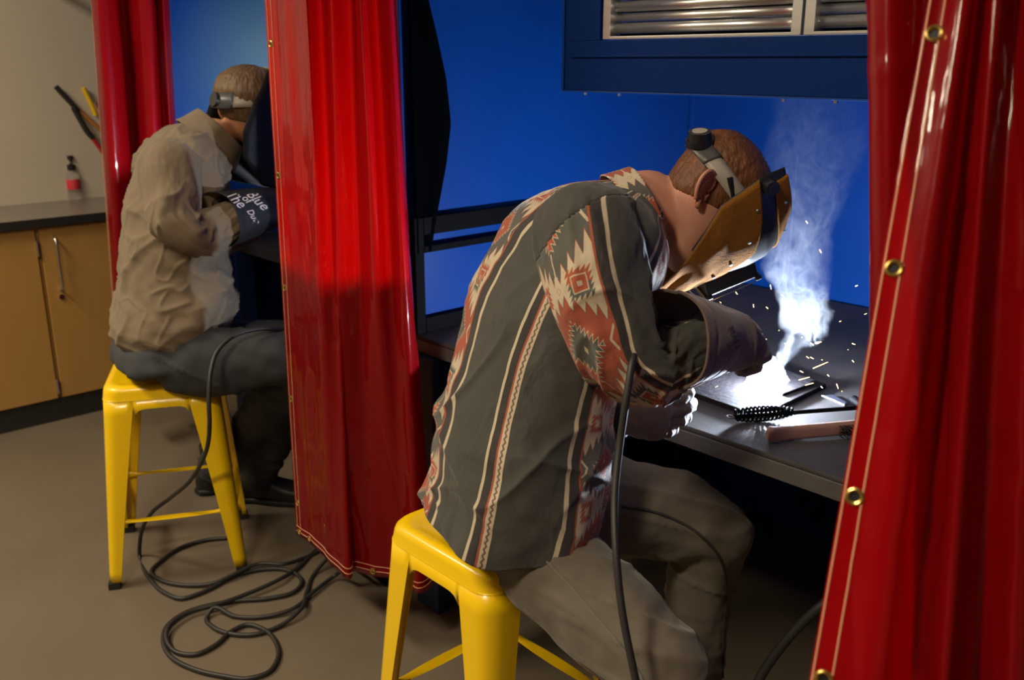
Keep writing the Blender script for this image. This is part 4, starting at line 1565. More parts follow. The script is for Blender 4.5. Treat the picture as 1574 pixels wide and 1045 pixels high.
# pattern runs along the collar
i_, j_ = np.meshgrid(np.arange(V.shape[0] - 1), np.arange(V.shape[1]), indexing='ij')
sel = kk[:-1, :]
i_, j_ = i_[sel], j_[sel]
lenu = u * 0.55
def uvc(i, j):
    return np.stack([v[i] - 0.030, lenu[j % len(u)] + 0.03], 1)
uv = np.stack([uvc(i_, j_), uvc(i_, j_ + 1), uvc(i_ + 1, j_ + 1), uvc(i_ + 1, j_)], 1)
co = make('collar', ve, fa, M['shirt'], shirt_o, uv)
solidify(co, 0.003)

# ---- jeans
jm = MB()
jm.grid(pelvis_solid(0.93), True, True, True)
V, _, _ = tube([hipR - nrm(kneeR - hipR) * 0.06, hipR, hipR * 0.6 + kneeR * 0.4, hipR * 0.25 + kneeR * 0.75, kneeR - ZUP * 0.02, kneeR * 0.75 + ankR * 0.25, kneeR * 0.3 + ankR * 0.7, ankR - ZUP * 0.03],
               [0.080, 0.096, 0.098, 0.092, 0.085, 0.078, 0.068, 0.066], None, f1, 36, 70)
jm.grid(V, True, True, True)
V, _, _ = tube([hipL - nrm(kneeL - hipL) * 0.06, hipL, hipL * 0.6 + kneeL * 0.4, hipL * 0.25 + kneeL * 0.75, kneeL - ZUP * 0.025, kneeL * 0.75 + ankL * 0.25, kneeL * 0.3 + ankL * 0.7, ankL - ZUP * 0.03],
               [0.088, 0.108, 0.100, 0.094, 0.088, 0.078, 0.070, 0.066], None, f1, 36, 70)
jm.grid(V, True, True, True)


def denim_disp(v, n):
    d = 0.006 * vnoise(v * 9) + 0.004 * vnoise(v * 20 + 5) + 0.0012 * vnoise(v * 55)
    rg = ridge(np.stack([v[:, 0] * 7 + v[:, 2] * 16, v[:, 1] * 7 - v[:, 2] * 10, v[:, 2] * 9], -1), 3)
    nearknee = np.exp(-(np.minimum(np.linalg.norm(v - kneeR, axis=1), np.linalg.norm(v - kneeL, axis=1)) / 0.16) ** 2)
    nearhip = np.exp(-(np.minimum(np.linalg.norm(v - hipR, axis=1), np.linalg.norm(v - hipL, axis=1)) / 0.15) ** 2)
    d = d + 0.010 * (rg - 0.4) * (0.25 + nearknee + 0.3 * nearhip)
    # never below the seat
    return np.where((v[:, 2] < 0.66) & (n[:, 2] < -0.5) & (np.hypot(v[:, 0] - 1.13, v[:, 1] - 1.27) < 0.2), np.minimum(d, 0), d)


jeans = vmesh('jeans', jm, 0.007, M['denim'], man1, 5, denim_disp)


def drape_line(name, pts, r, mt, parent, target, lift=0.001, n=80, dirv=None):
    """a seam laid onto the target surface by casting rays along dirv"""
    from mathutils.bvhtree import BVHTree
    me = target.data
    bv = BVHTree.FromPolygons([tuple(v.co) for v in me.vertices], [tuple(p.vertices) for p in me.polygons])
    org = ORG(target)
    out = []
    for p in path(pts, n):
        d = nrm(p - CAM) if dirv is None else nrm(dirv)
        hit = bv.ray_cast(Vector(p - d * 0.6 - org), Vector(d))
        if hit[0] is not None:
            out.append(np.array(hit[0]) + org + np.array(hit[1]) * lift)
    if len(out) < 3:
        return None
    out = np.array(out)
    out[1:-1] = (out[:-2] + out[1:-1] * 2 + out[2:]) / 4
    return MB().tube(out, r, 6, len(out)).build(name, mt, parent, smooth=True)


drape_line('side_seam', [P(u, v, 1.62) for u, v in ((815, 832), (840, 862), (880, 905), (925, 958), (962, 1003), (985, 1040), (1000, 1070))], 0.0022, M['seam'], jeans, jeans)
drape_line('inner_seam', [P(u, v, 1.9) for u, v in ((955, 778), (1000, 785), (1050, 805), (1085, 830), (1108, 860), (1116, 905), (1112, 960), (1110, 1050))], 0.003, M['seam_dark'], jeans, jeans)


# ---- boots
def boot(parent, ank, toe_dir, mt, ln=0.27):
    d = nrm([toe_dir[0], toe_dir[1], 0])
    s_ = np.cross(ZUP, d)
    a = np.array([ank[0], ank[1], 0.0])
    mb = MB()
    V, _, _ = loft([SEC(a - d * 0.075 + ZUP * 0.045, s_, ZUP, 0.012, 0.02, 0.03), SEC(a - d * 0.062 + ZUP * 0.052, s_, ZUP, 0.034, 0.045, 0.046, 2.8), SEC(a + ZUP * 0.056, s_, ZUP, 0.040, 0.062, 0.050, 3),
                    SEC(a + d * 0.06 + ZUP * 0.047, s_, ZUP, 0.043, 0.044, 0.041, 3), SEC(a + d * 0.13 + ZUP * 0.040, s_, ZUP, 0.050, 0.030, 0.034, 3), SEC(a + d * 0.175 + ZUP * 0.036, s_, ZUP, 0.042, 0.026, 0.030, 2.8),
                    SEC(a + d * 0.198 + ZUP * 0.034, s_, ZUP, 0.016, 0.014, 0.018)], 28, 40)
    mb.grid(V, True, True, True)
    V, _, _ = tube([a + ZUP * 0.06, a + ZUP * 0.12, a + ZUP * 0.18], [0.048, 0.047, 0.05], None, d, 24, 10)
    mb.grid(V, True, True, True)
    o = vmesh('boot', mb, 0.006, mt, parent, 3)
    V, _, _ = loft([SEC(a - d * 0.078 + ZUP * 0.012, s_, ZUP, 0.02, 0.011, 0.011, 3), SEC(a - d * 0.06 + ZUP * 0.012, s_, ZUP, 0.038, 0.012, 0.0118, 4), SEC(a + d * 0.0 + ZUP * 0.012, s_, ZUP, 0.042, 0.012, 0.0118, 4), SEC(a + d * 0.13 + ZUP * 0.012, s_, ZUP, 0.053, 0.011, 0.0118, 4),
                    SEC(a + d * 0.18 + ZUP * 0.012, s_, ZUP, 0.044, 0.011, 0.0118, 3), SEC(a + d * 0.203 + ZUP * 0.013, s_, ZUP, 0.016, 0.010, 0.0115, 3)], 24, 30)
    MB().grid(V, True, True, True).build('sole', M['rubber'], o, smooth=True)
    return o


boot(man1, ankR, f1 * 0.8 + r1 * 0.45, M['boot'])
boot(man1, ankL, f1, M['boot'])

# ---- right glove: gauntlet and fist round the electrode holder
HPATH = M['glove']
wR = P(1098, 521, 1.675)
dR = nrm(P(1170, 524, 1.73) - wR)
grip = nrm(ARC1 - P(1160, 545, 1.78))
nR = nrm(F * 0.75 - U * 0.55 + R * -0.15)
nR = nrm(nR - dR * (nR @ dR))
sR = nrm(np.cross(dR, nR))
if sR @ U < 0:
    sR = -sR
gm = hand_solids(wR, dR, nR, sR, (62, 75, 52), 1.05, (0.55, 0.8), 0.02)
gloveR = vmesh('glove', gm, 0.0034, M['glove'], man1, 4, lambda v, n: 0.0018 * vnoise(v * 60) + 0.0016 * (ridge(v * 38 + 3, 3) - 0.4))
gloveR['label'] = 'right glove of grey brown suede with wide gauntlet cuff'
ga = nrm(P(1125, 520, 1.73) - P(1052, 526, 1.65))
gB = nrm(ZUP - ga * (ZUP @ ga))
gA = np.cross(ga, gB)
c0, c1 = P(1030, 524, 1.605), P(1108, 521, 1.685)


def cuff_disp(V, u, v):
    uu = np.broadcast_to(u[None, :], V.shape[:2])
    vv2 = np.broadcast_to(v[:, None], V.shape[:2])
    return 0.004 * vnoise(np.stack([uu * 7, vv2 * 10, 0 * uu + 3], -1)) + 0.0022 * (ridge(np.stack([uu * 6, vv2 * 22, 0 * uu], -1), 3) - 0.4)


cuffR, Vc = ring_mesh('cuff', [SEC(c0 - ga * 0.004, gA, gB, 0.088, 0.084, 0.078, 2.2), SEC(c0 * 0.72 + c1 * 0.28, gA, gB, 0.080, 0.076, 0.070, 2.2), SEC(c0 * 0.35 + c1 * 0.65, gA, gB, 0.068, 0.064, 0.064, 2.2), SEC(c1, gA, gB, 0.056, 0.054, 0.056, 2.2),
                                 SEC(c1 + dR * 0.03, gA, gB, 0.052, 0.046, 0.050, 2.3)], 110, 50, M['glove'], gloveR, 0.003, cuff_disp)
hm = MB()
ringp = np.concatenate([Vc[1], Vc[1][:1]])
hm.tube(ringp, 0.0026, 6, len(ringp)).build('cuff_hem', M['glove'], gloveR, smooth=True)
k35 = int(50 * 0.70)
ringp = np.concatenate([Vc[k35], Vc[k35][:1]]) 
nn_ = gnormal(Vc)[k35]
nn_ = nn_ * np.sign(((Vc[k35] - Vc[k35].mean(axis=0)) * nn_).sum(-1))[..., None]
ringp = ringp + np.concatenate([nn_, nn_[:1]]) * 0.0006
hm2 = MB().tube(ringp, 0.0016, 6, len(ringp))
hm2.build('cuff_seam', M['seam_dark'], gloveR, smooth=True)

# ---- left glove, fingers together under the right forearm
wL = P(944, 637, 1.755)
dL = nrm(P(1050, 642, 1.785) - wL)
nL = nrm(F * 0.9 + U * 0.25)
nL = nrm(nL - dL * (nL @ dL))
sL = nrm(np.cross(dL, nL))
if sL @ U < 0:
    sL = -sL
gm = hand_solids(wL, dL, nL, sL, (18, 26, 20), 1.0, (0.75, 0.55), 0.03)
gloveL = vmesh('glove', gm, 0.003, M['glove'], man1, 4, lambda v, n: 0.0014 * vnoise(v * 60) + 0.0012 * (ridge(v * 38 + 9, 3) - 0.4))
gloveL['label'] = 'left glove of grey brown suede with a dark cuff'
cL = nrm(P(952, 632, 1.775) - P(898, 628, 1.80))
gB = nrm(ZUP - cL * (ZUP @ cL))
gA = np.cross(cL, gB)
q0, q1 = P(896, 628, 1.80), P(962, 634, 1.772)
ring_mesh('cuff', [SEC(q0, gA, gB, 0.064, 0.064, 0.060, 2.2), SEC(q0 * 0.5 + q1 * 0.5, gA, gB, 0.055, 0.054, 0.052, 2.2), SEC(q1, gA, gB, 0.043, 0.043, 0.040, 2.2)], 80, 30, M['glove_dark'], gloveL, 0.003, cuff_disp)
MB().rod(P(935, 643, 1.705), P(935, 643, 1.712), 0.004, 12).build('snap', M['chrome'], gloveL, smooth=True)

# ---- lettering on the gauntlet
def lettering(name, txt, size, c, right, up, nrm_, mt, parent, target, lift=0.0062):
    cu = bpy.data.curves.new('t', 'FONT')
    cu.body = txt
    cu.size = size
    cu.align_x = 'CENTER'
    cu.align_y = 'CENTER'
    cu.resolution_u = 3
    o = bpy.data.objects.new('t', cu)
    COL.objects.link(o)
    bpy.context.view_layer.update()
    dg = bpy.context.evaluated_depsgraph_get()
    e = o.evaluated_get(dg).to_mesh()
    v = np.array([tuple(q.co) for q in e.vertices])
    f = [tuple(p.vertices) for p in e.polygons]
    o.evaluated_get(dg).to_mesh_clear()
    bpy.data.objects.remove(o)
    bpy.data.curves.remove(cu)
    from mathutils.bvhtree import BVHTree
    tm = target.data
    bv = BVHTree.FromPolygons([tuple(q.co) for q in tm.vertices], [tuple(p.vertices) for p in tm.polygons])
    org = ORG(target)
    out = []
    for x, y, _ in v:
        p = c + right * x + up * y
        hit = bv.ray_cast(Vector(p + nrm_ * 0.15 - org), Vector(-nrm_))
        if hit[0] is None:
            hit = bv.find_nearest(Vector(p - org))
        out.append(np.array(hit[0]) + org + nrm_ * lift)
    return make(name, np.array(out), f, mt, parent, None, False)


tr_ = px(nrm((0.50, 0.86)))
lettering('print', 'MAN', 0.0185, P(1115, 519, 1.66), tr_, px(nrm((0.86, -0.50))), -F, M['text_dark'], gloveR, cuffR)
lettering('print', 'W', 0.0095, P(1123, 515, 1.66), tr_, px(nrm((0.86, -0.50))), -F, M['text_dark'], gloveR, cuffR)
lettering('emblem', 'V', 0.020, P(1105, 534, 1.66), tr_ * 0.2 + px((0.96, 0)), px((0.1, -0.97)), -F, mat('faint_stamp', (0.12, 0.085, 0.08), 0.85), gloveR, cuffR)

# ---- stinger in the fist
st = thing('electrode_holder', 'electrode holder with a thin rod reaching from the suede glove to the arc', 'electrode holder', tuple(P(1160, 545, 1.86)))
hA = P(1150, 512, 1.745)
hB = hA + (ARC1 - hA) * 0.45
MB().rod(hA - nrm(hB - hA) * 0.02, hB, 0.012, 14, 0.009).build('handle', M['black'], st, smooth=True)
MB().rod(hB, ARC1 + np.array([0, 0, 0.006]), 0.0021, 8).build('electrode', M['plate'], st, smooth=True)

# ================================================================== helmet and glasses of the near person
yawh = math.radians(32)
g0, gu = px((0.38, 0.925)), px((0.925, -0.38))
gf = nrm(g0 * math.cos(yawh) + F * math.sin(yawh))
gs = nrm(-F * math.cos(yawh) + g0 * math.sin(yawh))
gc = P(1068, 314, 1.80)
helm = thing('welding_helmet', 'tan leather covered welding helmet with black lens box and grey headband', 'welding helmet', tuple(gc))
Q = lambda f_, h, w: gc + gf * f_ + gu * h + gs * w


def shell_pts(h, ph, off=0.0):
    """point of the mask: h up, ph -1..1 round from the lens side (+1) to the far side (-1)"""
    hh = np.asarray(h, float)
    e = np.interp(hh, [-0.20, -0.160, -0.120, -0.075, -0.020, 0.015, 0.10, 0.15], [0.105, 0.085, 0.072, 0.044, -0.004, -0.038, -0.060, -0.054])
    b = np.interp(hh, [-0.20, -0.165, -0.10, -0.02, 0.06, 0.090, 0.115, 0.135, 0.152], [0.150, 0.147, 0.146, 0.145, 0.144, 0.140, 0.124, 0.098, 0.066])
    w = np.interp(hh, [-0.20, -0.165, -0.10, 0.0, 0.09, 0.15], [0.060, 0.085, 0.104, 0.112, 0.111, 0.098])
    a = np.asarray(ph) * math.pi / 2
    ex_ = np.interp(hh, [-0.10, 0.05], [1.0, 0.62])
    sx = np.sign(np.sin(a)) * np.abs(np.sin(a)) ** ex_
    cx = np.abs(np.cos(a)) ** np.interp(hh, [-0.10, 0.05], [1.0, 0.72])
    w2, b2 = w + off, b + off
    f_ = e + (b2 - e) * cx
    return gc + gu * hh[..., None] + gf * f_[..., None] + gs * (w2 * sx)[..., None], f_


def shell_grid(hlo, hhi, nph, nh, off, ph0=-1.0, ph1=1.0):
    ph = np.linspace(ph0, ph1, nph)
    s_ = np.linspace(0, 1, nh)
    lo, hi = hlo(ph), hhi(ph)
    h = lo[None, :] * (1 - s_[:, None]) + hi[None, :] * s_[:, None]
    return shell_pts(h, np.broadcast_to(ph[None, :], h.shape), off)[0]


V = shell_grid(lambda p: 0 * p - 0.055, lambda p: 0 * p + 0.148, 60, 40, 0.0)
ve, fa, _ = gmesh(V, False)
o = make('shell', ve, fa, M['shell'], helm)
solidify(o, 0.0025, 0)
top_line = lambda p: np.interp(np.abs(p), [0, 0.22, 0.36, 0.58, 0.80, 1.0], [-0.048, -0.040, -0.005, 0.060, 0.082, 0.092])
bot_line = lambda p: np.interp(np.abs(p), [0, 0.5, 0.85, 1.0], [-0.165, -0.172, -0.178, -0.172])
V = shell_grid(bot_line, top_line, 130, 110, 0.0035)
s_ = np.linspace(0, 1, 110)[:, None]
ph = np.linspace(-1, 1, 130)[None, :]
nb = gnormal(V, False)
wv = np.clip(1 - s_ * 1.9, 0, 1) * np.ones_like(ph)
fold_ = 0.016 * wv * (np.sin(ph * 9.5 + 0.5 + 1.2 * s_)) * np.clip(np.abs(ph) * 1.8, 0.2, 1) + 0.0035 * vnoise(np.stack([ph * 6 + 0 * s_, s_ * 6 + 0 * ph, 0 * s_ * ph], -1)) * (1 - np.clip(s_ * 1.2 - 0.3, 0, 1))
V = V + nb * fold_[..., None]
ve, fa, _ = gmesh(V, False)
o = make('leather_bib', ve, fa, M['leather'], helm)
solidify(o, 0.0025, 0)
edge = MB()
for row in (V[:, 0], V[:, -1], V[0], V[-1]):
    edge.grid(tube(row, 0.0012, None, gf + gs * 0.3, 5, len(row))[0])
edge.build('edge_binding', M['leather_in'], o, smooth=True)
V = shell_grid(lambda p: 0.108 + 0.012 * np.abs(p), lambda p: 0 * p + 0.1505, 90, 14, 0.0032, -0.97, 0.97)
ve, fa, _ = gmesh(V, False)
o2 = make('leather_brow', ve, fa, M['leather'], helm)
solidify(o2, 0.0025, 0)
for h, p_, par in ((0.078, 0.90, o), (0.052, 0.72, o), (0.012, 0.55, o), (-0.022, 0.47, o), (0.136, 0.80, o2), (0.130, 0.45, o2), (0.124, 0.15, o2), (0.078, -0.90, o), (0.052, -0.72, o), (-0.022, -0.47, o)):
    a_, _ = shell_pts(np.array(h), np.array(p_), 0.005)
    b_, _ = shell_pts(np.array(h), np.array(p_), 0.0068)
    MB().rod(a_, b_, 0.0038, 12, 0.0028).build('rivet', M['chrome'], par, smooth=True)
# lens box
lb = MB()
hx0, hx1, fx0, fx1, wx = -0.036, 0.072, 0.138, 0.172, 0.058
lb.box((fx0, hx0, -wx), (fx1, hx1, wx), (gf, gu, gs), gc)
lbo = lb.build('lens_box', M['black'], helm, bevel=0.003)
MB().box((fx1 - 0.004, hx0 - 0.004, -wx - 0.003), (fx1 + 0.006, hx0 + 0.010, wx + 0.003), (gf, gu, gs), gc).build('lens_frame', M['black'], lbo, bevel=0.002)
MB().box((fx1 - 0.004, hx1 - 0.008, -wx - 0.003), (fx1 + 0.006, hx1 + 0.005, wx + 0.003), (gf, gu, gs), gc).build('lens_frame', M['black'], lbo, bevel=0.002)
MB().box((fx1 - 0.002, hx0 + 0.012, -wx + 0.006), (fx1 + 0.002, hx1 - 0.010, wx - 0.006), (gf, gu, gs), gc).build('lens', M['shell'], lbo)
MB().rod(Q(fx1, hx0 - 0.004, -wx), Q(fx1, hx0 - 0.004, wx), 0.005, 12).build('hinge_pin', M['black'], lbo, smooth=True)
wire = path([Q(0.146, -0.066, wx - 0.008), Q(0.160, -0.055, wx + 0.002), Q(fx1 + 0.003, hx0 - 0.005, wx + 0.005), Q(fx1 + 0.006, hx0 + 0.03, wx + 0.005), Q(fx1 + 0.004, hx1 - 0.01, wx + 0.004)], 26)
MB().tube(wire, 0.0013, 6, 26).build('spring_wire', M['chrome'], lbo, smooth=True)
# pivot knob
kb = MB().rod(Q(-0.036, 0.110, 0.108), Q(-0.036, 0.110, 0.124), 0.0150, 20, 0.0135)
kb.rod(Q(-0.036, 0.110, 0.124), Q(-0.036, 0.110, 0.127), 0.008, 14)
kb.build('pivot_knob', M['shell'], helm, smooth=True)
MB().rod(Q(-0.010, 0.110, -0.110), Q(-0.010, 0.110, -0.127), 0.0150, 20, 0.0135).build('pivot_knob', M['shell'], helm, smooth=True)
# headband ring
th = np.linspace(0, 2 * math.pi, 90, endpoint=False)
rows = []
for k, (dw, dr) in enumerate(((-0.016, 0.0), (-0.006, 0.0015), (0.006, 0.0015), (0.016, 0.0))):
    rows.append([Q(-0.004 + (0.108 + dr) * math.cos(a), 0.068 + 0.034 * math.cos(a) + dw, (0.087 + dr) * math.sin(a)) for a in th])
hb = MB().grid(np.array(rows)).build('headband', M['band'], helm, smooth=True)
solidify(hb, 0.0025)
# strap over the crown
th2 = np.linspace(-math.pi / 2, math.pi / 2, 40)
rows = []
for dw in (-0.010, 0.010):
    rows.append([Q(0.030 + dw, 0.078 + 0.075 * math.cos(a), 0.090 * math.sin(a)) for a in th2])
hb2 = MB().grid(np.array(rows), False).build('crown_strap', M['band'], helm, smooth=True)
solidify(hb2, 0.002)
# dark sleeve and ratchet knob at the back
rows = []
for dw in (-0.018, -0.006, 0.006, 0.018):
    rows.append([Q(-0.004 + 0.1115 * math.cos(a), 0.068 + 0.034 * math.cos(a) + dw, 0.0905 * math.sin(a)) for a in np.linspace(math.pi * 0.82, math.pi * 1.18, 24)])
hb3 = MB().grid(np.array(rows), False).build('ratchet_sleeve', M['band_dark'], helm, smooth=True)
solidify(hb3, 0.004)
kc = Q(-0.112, 0.036, 0.0)
kd = nrm(-gf * 0.97 + gu * 0.25)
k_ = MB().rod(kc, kc + kd * 0.012, 0.026, 24, 0.0255)
k_.rod(kc + kd * 0.012, kc + kd * 0.026, 0.0225, 14, 0.021)
ko = k_.build('ratchet_knob', M['black'], helm, smooth=True)
MB().rod(kc + kd * 0.0262, kc + kd * 0.0275, 0.014, 20).build('knob_cap', M['band'], ko, smooth=True)

gl = thing('safety_glasses', 'black safety glasses whose temple runs above the ear under the tan helmet', 'glasses', tuple(hc))
QH = lambda f_, h, w: hc + (hf * f_ + up1 * h + hs * w) * HS
for e in (1, -1):
    tp = path([QH(0.092, 0.022, 0.066 * e), QH(0.04, 0.028, 0.084 * e), QH(-0.005, 0.038, 0.091 * e), QH(-0.034, 0.046, 0.094 * e)], 20)
    V, _, _ = tube(tp, 0.0032, 0.0055, up1, 10, 20)
    o = MB().grid(V, True, True, True).build('temple', M['black'], gl, smooth=True)
fp = path([QH(0.092, 0.022, 0.066), QH(0.104, 0.024, 0.04), QH(0.112, 0.022, 0.0), QH(0.104, 0.024, -0.04), QH(0.092, 0.022, -0.066)], 24)
MB().tube(fp, 0.003, 8, 24).build('brow_bar', M['black'], gl, smooth=True)
rows = [[QH(f_ + 0.002, h, w) for f_, w in ((0.090, 0.064), (0.104, 0.04), (0.112, 0.0), (0.104, -0.04), (0.090, -0.064))] for h in (0.021, 0.0, -0.018)]
ln = MB().grid(np.array(rows), False).build('lens', M['clear'], gl, smooth=True)
solidify(ln, 0.0015)

# ================================================================== person in the khaki shirt
f2 = nrm([0.965, -0.26, 0])
r2 = np.array([f2[1], -f2[0], 0])
base2 = np.array([1.056, 2.695, 0.0])
torso2 = [
    ((270, 532), 2.80, 0.168, 0.150, 0.150, (1.0, 0.0)),
    ((266, 500), 2.80, 0.190, 0.165, 0.160, (1.0, 0.0)),
    ((266, 440), 2.79, 0.196, 0.165, 0.155, (1.0, 0.04)),
    ((270, 370), 2.78, 0.198, 0.150, 0.148, (1.0, 0.10)),
    ((279, 305), 2.77, 0.204, 0.136, 0.142, (0.96, 0.28)),
    ((291, 258), 2.76, 0.205, 0.120, 0.128, (0.85, 0.5)),
    ((307, 228), 2.75, 0.165, 0.100, 0.100, (0.74, 0.68)),
    ((322, 212), 2.745, 0.094, 0.080, 0.068, (0.70, 0.72)),
    ((328, 206), 2.74, 0.076, 0.070, 0.060, (0.68, 0.74)),
]
fh = nrm([0.98, 0.05, 0])
pit = math.radians(15)
hf2 = fh * math.cos(pit) - ZUP * math.sin(pit)
up2 = fh * math.sin(pit) + ZUP * math.cos(pit)
hs2 = np.array([fh[1], -fh[0], 0.0])
hc2 = P(386, 182, 2.735)

p2 = MB()
V, _, _ = loft(torso_secs(torso2, f2, r2, 0.9), 40, 40)
p2.grid(V, True, True, True)
V, _, _ = loft([SEC(P(318, 222, 2.75), r2, f2, 0.075, 0.075, 0.07), SEC(P(334, 204, 2.745), hs2, nrm(hf2 - up2 * 0.2), 0.062, 0.066, 0.062), SEC(P(352, 188, 2.74), hs2, hf2, 0.060, 0.064, 0.064), SEC(hc2 - up2 * 0.03, hs2, hf2, 0.058, 0.062, 0.066)], 32, 20)
p2.grid(V, True, True, True)
head_solids(p2, hc2, up2, hf2, hs2, 0.98)
sh2, el2, wr2 = P(266, 256, 2.610), P(276, 360, 2.545), P(368, 336, 2.66)
arm2 = [P(285, 245, 2.68), sh2, sh2 * 0.5 + el2 * 0.5 - f2 * 0.01, el2 + ZUP * 0.02, el2 + (wr2 - el2) * 0.25 - ZUP * 0.005, wr2, P(420, 318, 2.78)]
V, _, _ = tube(arm2, [0.055, 0.062, 0.054, 0.046, 0.044, 0.036, 0.032], None, f2, 24, 50)
p2.grid(V, True, True, True)
shL2 = sh2 - r2 * 0.34
handL2 = np.array([1.56, 2.80, 1.05])
elL2 = P(345, 360, 3.02)
armL2 = [shL2 + r2 * 0.06, shL2, shL2 * 0.5 + elL2 * 0.5, elL2, elL2 * 0.5 + handL2 * 0.5, handL2]
V, _, _ = tube(armL2, [0.055, 0.06, 0.052, 0.045, 0.04, 0.032], None, f2, 24, 40)
p2.grid(V, True, True, True)
hipR2, kneeR2 = P(285, 556, 2.72), P(486, 552, 2.76)
hipL2, kneeL2 = P(305, 540, 2.90), P(490, 535, 2.98)
ankR2 = on(330, 712, 2, 0.10)
ankL2 = on(392, 728, 2, 0.10)
seat2 = np.array([1.05, 2.665, 0])


def pelvis2(k=1.0, dz=0.0):
    V, _, _ = loft([SEC(seat2 + ZUP * (0.622 + dz), r2, f2, 0.10 * k, 0.10 * k, 0.09 * k, 2.6), SEC(seat2 + ZUP * (0.64 + dz), r2, f2, 0.165 * k, 0.13 * k, 0.12 * k, 2.5), SEC(seat2 + ZUP * 0.70, r2, f2, 0.175 * k, 0.135 * k, 0.135 * k, 2.3),
                    SEC(P(270, 500, 2.80), r2, f2, 0.165 * k, 0.13 * k, 0.13 * k, 2.2), SEC(P(268, 470, 2.80), r2, f2, 0.15 * k, 0.12 * k, 0.12 * k, 2.2)], 40, 24)
    return V


p2.grid(pelvis2(0.9, 0.012), True, True, True)
for hip, knee, ank in ((hipR2, kneeR2, ankR2), (hipL2, kneeL2, ankL2)):
    V, _, _ = tube([hip - nrm(knee - hip) * 0.04, hip, hip * 0.5 + knee * 0.5, knee - nrm(knee - hip) * 0.05, knee * 0.94 + ank * 0.06, knee * 0.55 + ank * 0.45, ank], [0.07, 0.08, 0.072, 0.057, 0.053, 0.05, 0.036], None, ZUP, 24, 50)
    p2.grid(V, True, True, True)
v_, f_, n_ = voxel_union(p2, 0.0075, 3)
me = bpy.data.meshes.new('person')
body2 = MB()
body2.v, body2.f = v_.tolist(), f_
for sgn in (1, -1):
    em = MB()
    ear_mesh(em, hc2 + (hs2 * sgn) * 0.067 + up2 * 0.002 - hf2 * 0.012, nrm(up2 * 0.95 - hf2 * 0.3), nrm(-hf2 * 0.84 - up2 * 0.3 + hs2 * sgn * 0.30), nrm(hs2 * sgn * 0.92 - hf2 * 0.35), 1.0)
    body2.add(em.v, em.f)
me.from_pydata((np.array(body2.v) - base2).tolist(), [], body2.f)
me.polygons.foreach_set('use_smooth', [True] * len(me.polygons))
fixnormals(me)
man2 = link('person', me, M['skin2'])
man2.location = tuple(base2)
tag(man2, 'person in khaki shirt and dark trousers, sitting behind the middle red curtain', 'person')


def mask2(h, f_, w):
    back = np.clip(-(f_ - 0.015) / 0.02, -1, 1)
    nape = np.clip((h + 0.020) / 0.025, -1, 1)
    top = np.where(f_ < 0.085, np.clip((h - 0.055) / 0.02, -1, 1), -1)
    return np.maximum(np.minimum(back, nape), top)


hair_cap(man2, M['hair2'], hc2, up2, hf2, hs2, mask2, lambda h, f_: 0.008 + 0.012 * np.clip((h - 0.0) / 0.06, 0, 1), 0.98, 6.1)

Vt, ut, vt = loft(torso_secs(torso2, f2, r2, 1.0), 220, 170)
Nt = gnormal(Vt)
Nt = Nt * np.sign(((Vt - Vt.mean(axis=1, keepdims=True)) * Nt).sum(-1))[..., None]
uu = np.broadcast_to(ut[None, :], Vt.shape[:2])
vv_ = np.broadcast_to(vt[:, None], Vt.shape[:2])
dd = shirt_disp(Vt, ut + 0.37, vt) * 1.7
rg = ridge(np.stack([uu * 5 - vv_ * 6, vv_ * 7 + uu * 3, 0 * uu + 33], -1), 2)
dd = dd + 0.013 * (rg - 0.4) * np.clip(1 - vv_ / 0.6, 0.25, 1)
rg = ridge(np.stack([uu * 11 + vv_ * 9, vv_ * 10 - uu * 4, 0 * uu + 53], -1), 4)
dd = dd + 0.007 * (rg - 0.3)
rg = ridge(np.stack([uu * 16 - vv_ * 8, vv_ * 12 + uu * 4, 0 * uu + 63], -1), 5)
dd = dd + 0.005 * (rg - 0.3)
# the cloth blouses over the belt
dd = dd + 0.016 * np.exp(-((vv_ - 0.09) / 0.06) ** 2)
Vt = Vt + Nt * dd[..., None]
hemw = np.clip(1 - vv_ / 0.06, 0, 1)
Vt = Vt - ZUP * (hemw * 0.012 * vnoise(np.stack([uu * 16, 0 * uu, 0 * uu + 8], -1)))[..., None]
ve, fa, uv = gmesh(Vt, True, False, False, ut, vt)
shirt2 = make('shirt', ve, fa, M['khaki'], man2, uv)
solidify(shirt2, 0.0025)
sleeve('sleeve', arm2[:6], [0.058, 0.083, 0.076, 0.066, 0.062, 0.052], f2, 0, 23.0, 1, 0, M['khaki'], shirt2, 0.30)
sleeve('sleeve', armL2[:5] + [armL2[5] * 0.8 + armL2[4] * 0.2], [0.055, 0.083, 0.074, 0.066, 0.058, 0.05], f2, 0, 27.0, 1, 0, M['khaki'], shirt2, 0.30)
# collar
nd2 = nrm(P(352, 186, 2.74) - P(326, 212, 2.745))
cf2 = nrm(np.cross(nd2, r2))
if cf2 @ f2 < 0:
    cf2 = -cf2
cc2 = P(324, 209, 2.743)
o, _ = ring_mesh('collar', [SEC(cc2 - nd2 * 0.030, r2, cf2, 0.112, 0.116, 0.100, 2.1), SEC(cc2 - nd2 * 0.004, r2, cf2, 0.097, 0.106, 0.088, 2.1), SEC(cc2 + nd2 * 0.022, r2, cf2, 0.083, 0.094, 0.080, 2.1), SEC(cc2 + nd2 * 0.034, r2, cf2, 0.079, 0.090, 0.077, 2.1)],
                 100, 20, M['khaki'], shirt2, 0.003, lambda V, u, v: 0.003 * vnoise(np.stack([np.broadcast_to(u[None, :] * 14, V.shape[:2]), np.broadcast_to(v[:, None] * 20, V.shape[:2]), np.zeros(V.shape[:2])], -1)))
o['label'] = 'turned-up khaki collar'
